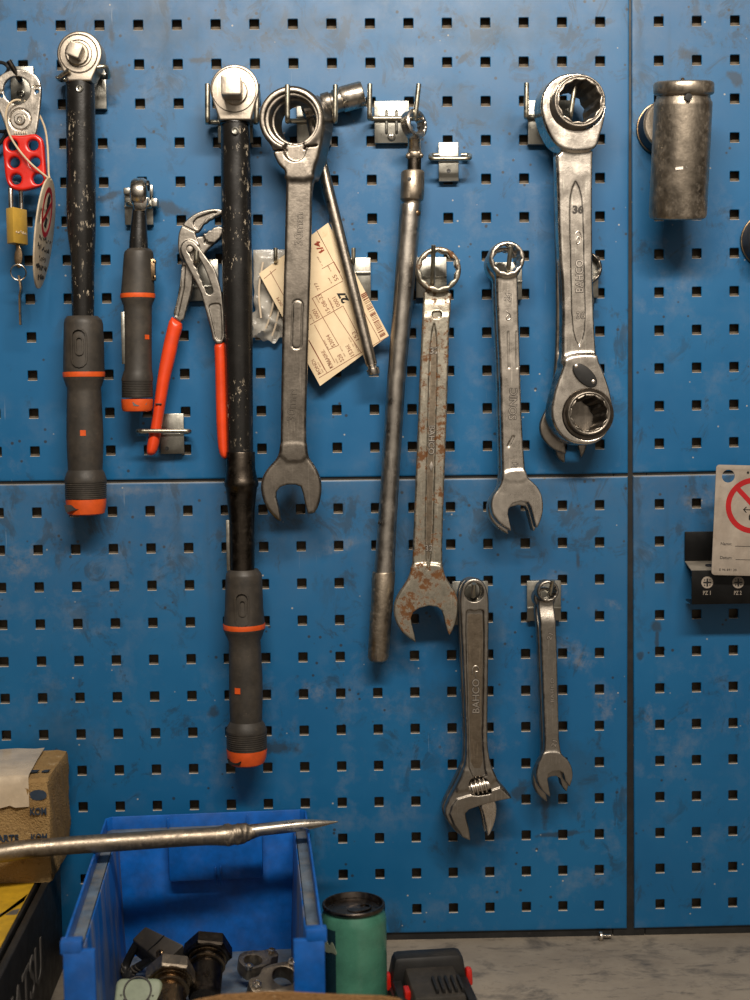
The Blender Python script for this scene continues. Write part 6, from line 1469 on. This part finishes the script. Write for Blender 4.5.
def canpt(th, z, lift=.25): return Vector((c.x + (rc + lift) * math.sin(th), c.y - (rc + lift) * math.cos(th), ZB + z))
def canpatch(pts, mat, name):
    m = MB(); P = chaikin(pts, 1); n = len(P); m.add([canpt(a, z, .7) for a, z in P] + [canpt(a, z, -.4) for a, z in P], [tuple(range(n)), tuple(range(2 * n - 1, n - 1, -1))] + [(i, (i + 1) % n, n + (i + 1) % n, n + i) for i in range(n)]); return m.build(name, mat, t)
canpatch([(-1.1, hcan - 38), (-1.05, hcan - 28), (-.98, hcan - 22), (-.9, hcan - 30), (-.8, hcan - 31), (-.72, hcan - 26), (-.62, hcan - 30), (-.52, hcan - 38), (-.7, hcan - 36), (-.9, hcan - 38)], M_PALEGREEN, 'printed_mountain')
m = MB(); n_ = 28
def cring(z, l): return [canpt(-1.9 + 1.32 * k / n_, z, l) for k in range(n_ + 1)]
q_ = cring(8, .25) + cring(hcan - 16, .25); m.add(q_, [(k, k + 1, n_ + 2 + k, n_ + 1 + k) for k in range(n_)]); m.build('dark_print', M_CANNAVY, t)
# ---------------------------------------------------------------- power tool battery
zr_ = ZB + 60
ba, bb_ = AZ(394, 953, zr_), AZ(457, 946, zr_)
exq = Vector((.988, .10, 0)).normalized(); eyq = Vector((-exq.y, exq.x, 0)); oq = AZ(426, 949, zr_); oq.z = ZB
def qp(u, l, z): return oq + exq * u - eyq * l + Vector((0, 0, z))
t = thing('tool_battery', 'black power tool battery pack with red latches beside the green can', 'battery', qp(0, 50, 0))
def qs(m, u0, u1, l0, l1, z0, z1, bev=1.5, tu=0, tl=0): m.hexa([qp(u0, l1, z0), qp(u1, l1, z0), qp(u1, l0, z0), qp(u0, l0, z0), qp(u0 + tu, l1 - tl, z1), qp(u1 - tu, l1 - tl, z1), qp(u1 - tu, l0 + tl, z1), qp(u0 + tu, l0 + tl, z1)], bev)
m = MB(); qs(m, -38, 38, -6, 122, 0, 34, 4, 1, 1); m.build('lower_case', M_BLACKP, t)
m = MB(); qs(m, -36, 36, -8, 20, 32, 60, 5, 5, 4); m.build('rear_hump', M_BLACKP, t)
m = MB(); qs(m, -25, 25, 16, 80, 33, 51, 2, 3, 1); dk = m.build('top_deck', M_GRIP, t)
m = MB()
for i in range(5): qs(m, -3 + i * 5.6, -.4 + i * 5.6, 46, 74, 50, 55, .6)
m.build('contact_fins', M_BLACKP, dk)
m = MB(); qs(m, -34, -26, 22, 112, 33, 42, 1.2); qs(m, 26, 34, 22, 112, 33, 42, 1.2); m.build('slide_rail', M_BLACKP, t)
for s_ in (-1, 1):
    m = MB(); qs(m, *sorted((s_ * 34, s_ * 40.5)), 5, 17, 30, 45, 1.8, .5, 2); m.build('red_latch', M_REDHASP, t, label='red latch button')
m = MB(); qs(m, -28, -23, 46, 60, 34, 48, 1); m.build('red_tab', M_REDHASP, t)
# ---------------------------------------------------------------- screw, carton in front
q = AZ(598.5, 936, ZB + 4.6)
t = thing('small_screw', 'small bright screw lying on the bench by the foot of the panels', 'screw', Vector((q.x, q.y, ZB)))
ax = Vector((.95, .25, -.12)); m = MB(); m.lathe(q, ax, [(0, 1.8), (.6, 3.8), (1.8, 4.6), (3.2, 4.6), (3.2, 2)], 20); m.build('screw_head', M_CHROME, t)
m = MB(); m.lathe(q, ax, [(3, 2)] + [(3.2 + i * .6, 2.2 if i % 2 else 1.7) for i in range(18)] + [(14.5, .6)], 14); m.build('threaded_shank', M_CHROME, t)
zk = ZB + 104
ka, kb = AZ(178, 1003, zk), AZ(404, 1003, zk)
t = thing('cardboard_box', 'plain brown open carton in the foreground, only its top edge showing', 'box', Vector(((ka.x + kb.x) / 2, ka.y - 80, ZB)))
exk = (kb - ka); exk.z = 0; Wk = exk.length; exk.normalize(); eyk = Vector((-exk.y, exk.x, 0))
def kp(u, l, z): return Vector((ka.x, ka.y, ZB)) + exk * u - eyk * l + Vector((0, 0, z))
m = MB()
def ks(u0, u1, l0, l1, z0, z1): m.hexa([kp(u0, l1, z0), kp(u1, l1, z0), kp(u1, l0, z0), kp(u0, l0, z0), kp(u0, l1, z1), kp(u1, l1, z1), kp(u1, l0, z1), kp(u0, l0, z1)], .5)
ks(0, 3, 0, 130, 0, 98); ks(Wk - 3, Wk, 0, 130, 0, 98); ks(0, Wk, 127, 130, 0, 98); ks(0, Wk, 0, 130, 0, 3)
m.build('carton_walls', M_BOXDARK, t)
m = MB(); top = [(0, 0), (Wk, 0), (Wk, 104), (Wk * .98, 107), (Wk * .9, 109), (Wk * .7, 110), (Wk * .5, 112), (Wk * .38, 112), (Wk * .2, 110), (Wk * .08, 106), (0, 100)]
m.prism([top], -3, 0, .4, frame(kp(0, 0, 0), exk, Vector((0, 0, 1)))); m.build('rear_flap', M_BOXDARK, t, label='wavy upright rear flap')
# ---------------------------------------------------------------- light
def area(name, loc, look, sx, sy, power, col):
    L = bpy.data.lights.new(name, 'AREA'); L.shape = 'RECTANGLE'; L.size = sx; L.size_y = sy; L.energy = power; L.color = col
    o = bpy.data.objects.new(name, L); COL.objects.link(o); o.location = loc
    o.rotation_euler = (Vector(look) - Vector(loc)).to_track_quat('-Z', 'Y').to_euler(); return o
LT = area('ceiling_tube_lamp', (0.42, -1.15, 0.50), (0.40, 0.0, -0.12), 0.9, 0.09, 18, (1.0, .90, .78))
LT.data.spread = math.radians(135)
w = bpy.data.worlds.new('workshop'); SC.world = w; w.use_nodes = True; nt = w.node_tree; bg = nt.nodes['Background']
# the room behind the viewer: dim all round, a soft bright spot added opposite the board for the steel to reflect, lighter above than below
tcw = nt.nodes.new('ShaderNodeTexCoord')
def nd(kind, **k):
    n = nt.nodes.new(kind)
    for a, b in k.items(): setattr(n, a, b)
    return n
def mr_(src, a, b, lo, hi, smooth=True):
    n = nd('ShaderNodeMapRange', interpolation_type='SMOOTHSTEP' if smooth else 'LINEAR')
    for k_, v in (('From Min', a), ('From Max', b), ('To Min', lo), ('To Max', hi)): n.inputs[k_].default_value = v
    nt.links.new(src, n.inputs['Value']); return n.outputs['Result']
def dotd(v):
    n = nd('ShaderNodeVectorMath', operation='DOT_PRODUCT'); nt.links.new(tcw.outputs['Generated'], n.inputs[0]); n.inputs[1].default_value = Vector(v).normalized(); return n.outputs['Value']
def mth(op, a, b):
    n = nd('ShaderNodeMath', operation=op)
    for i, x in enumerate((a, b)):
        if isinstance(x, float): n.inputs[i].default_value = x
        else: nt.links.new(x, n.inputs[i])
    return n.outputs[0]
nzn = nd('ShaderNodeTexNoise'); nzn.inputs['Scale'].default_value = 3.2; nzn.inputs['Detail'].default_value = 3; nt.links.new(tcw.outputs['Generated'], nzn.inputs['Vector'])
room = mth('MULTIPLY', mr_(dotd((.12, -1, .30)), .60, .97, 0.0, .42), mr_(nzn.outputs['Fac'], .35, .65, .55, 1.25))
up_w = mr_(dotd((0, 0, 1)), -.3, .9, .006, .035)
val = mth('ADD', room, up_w)
tint = nd('ShaderNodeMix', data_type='RGBA', blend_type='MULTIPLY'); tint.inputs[0].default_value = 1; tint.inputs[6].default_value = (1, .88, .74, 1)
nt.links.new(val, tint.inputs[7]); nt.links.new(tint.outputs[2], bg.inputs['Color']); bg.inputs['Strength'].default_value = 1.0
vs_ = SC.view_settings; vs_.view_transform = 'Standard'; vs_.look = 'None'; vs_.exposure = 0.0; vs_.gamma = 1.0; vs_.use_curve_mapping = False
SC.cycles.use_denoising = True
SC.cycles.max_bounces = 6; SC.cycles.transparent_max_bounces = 8
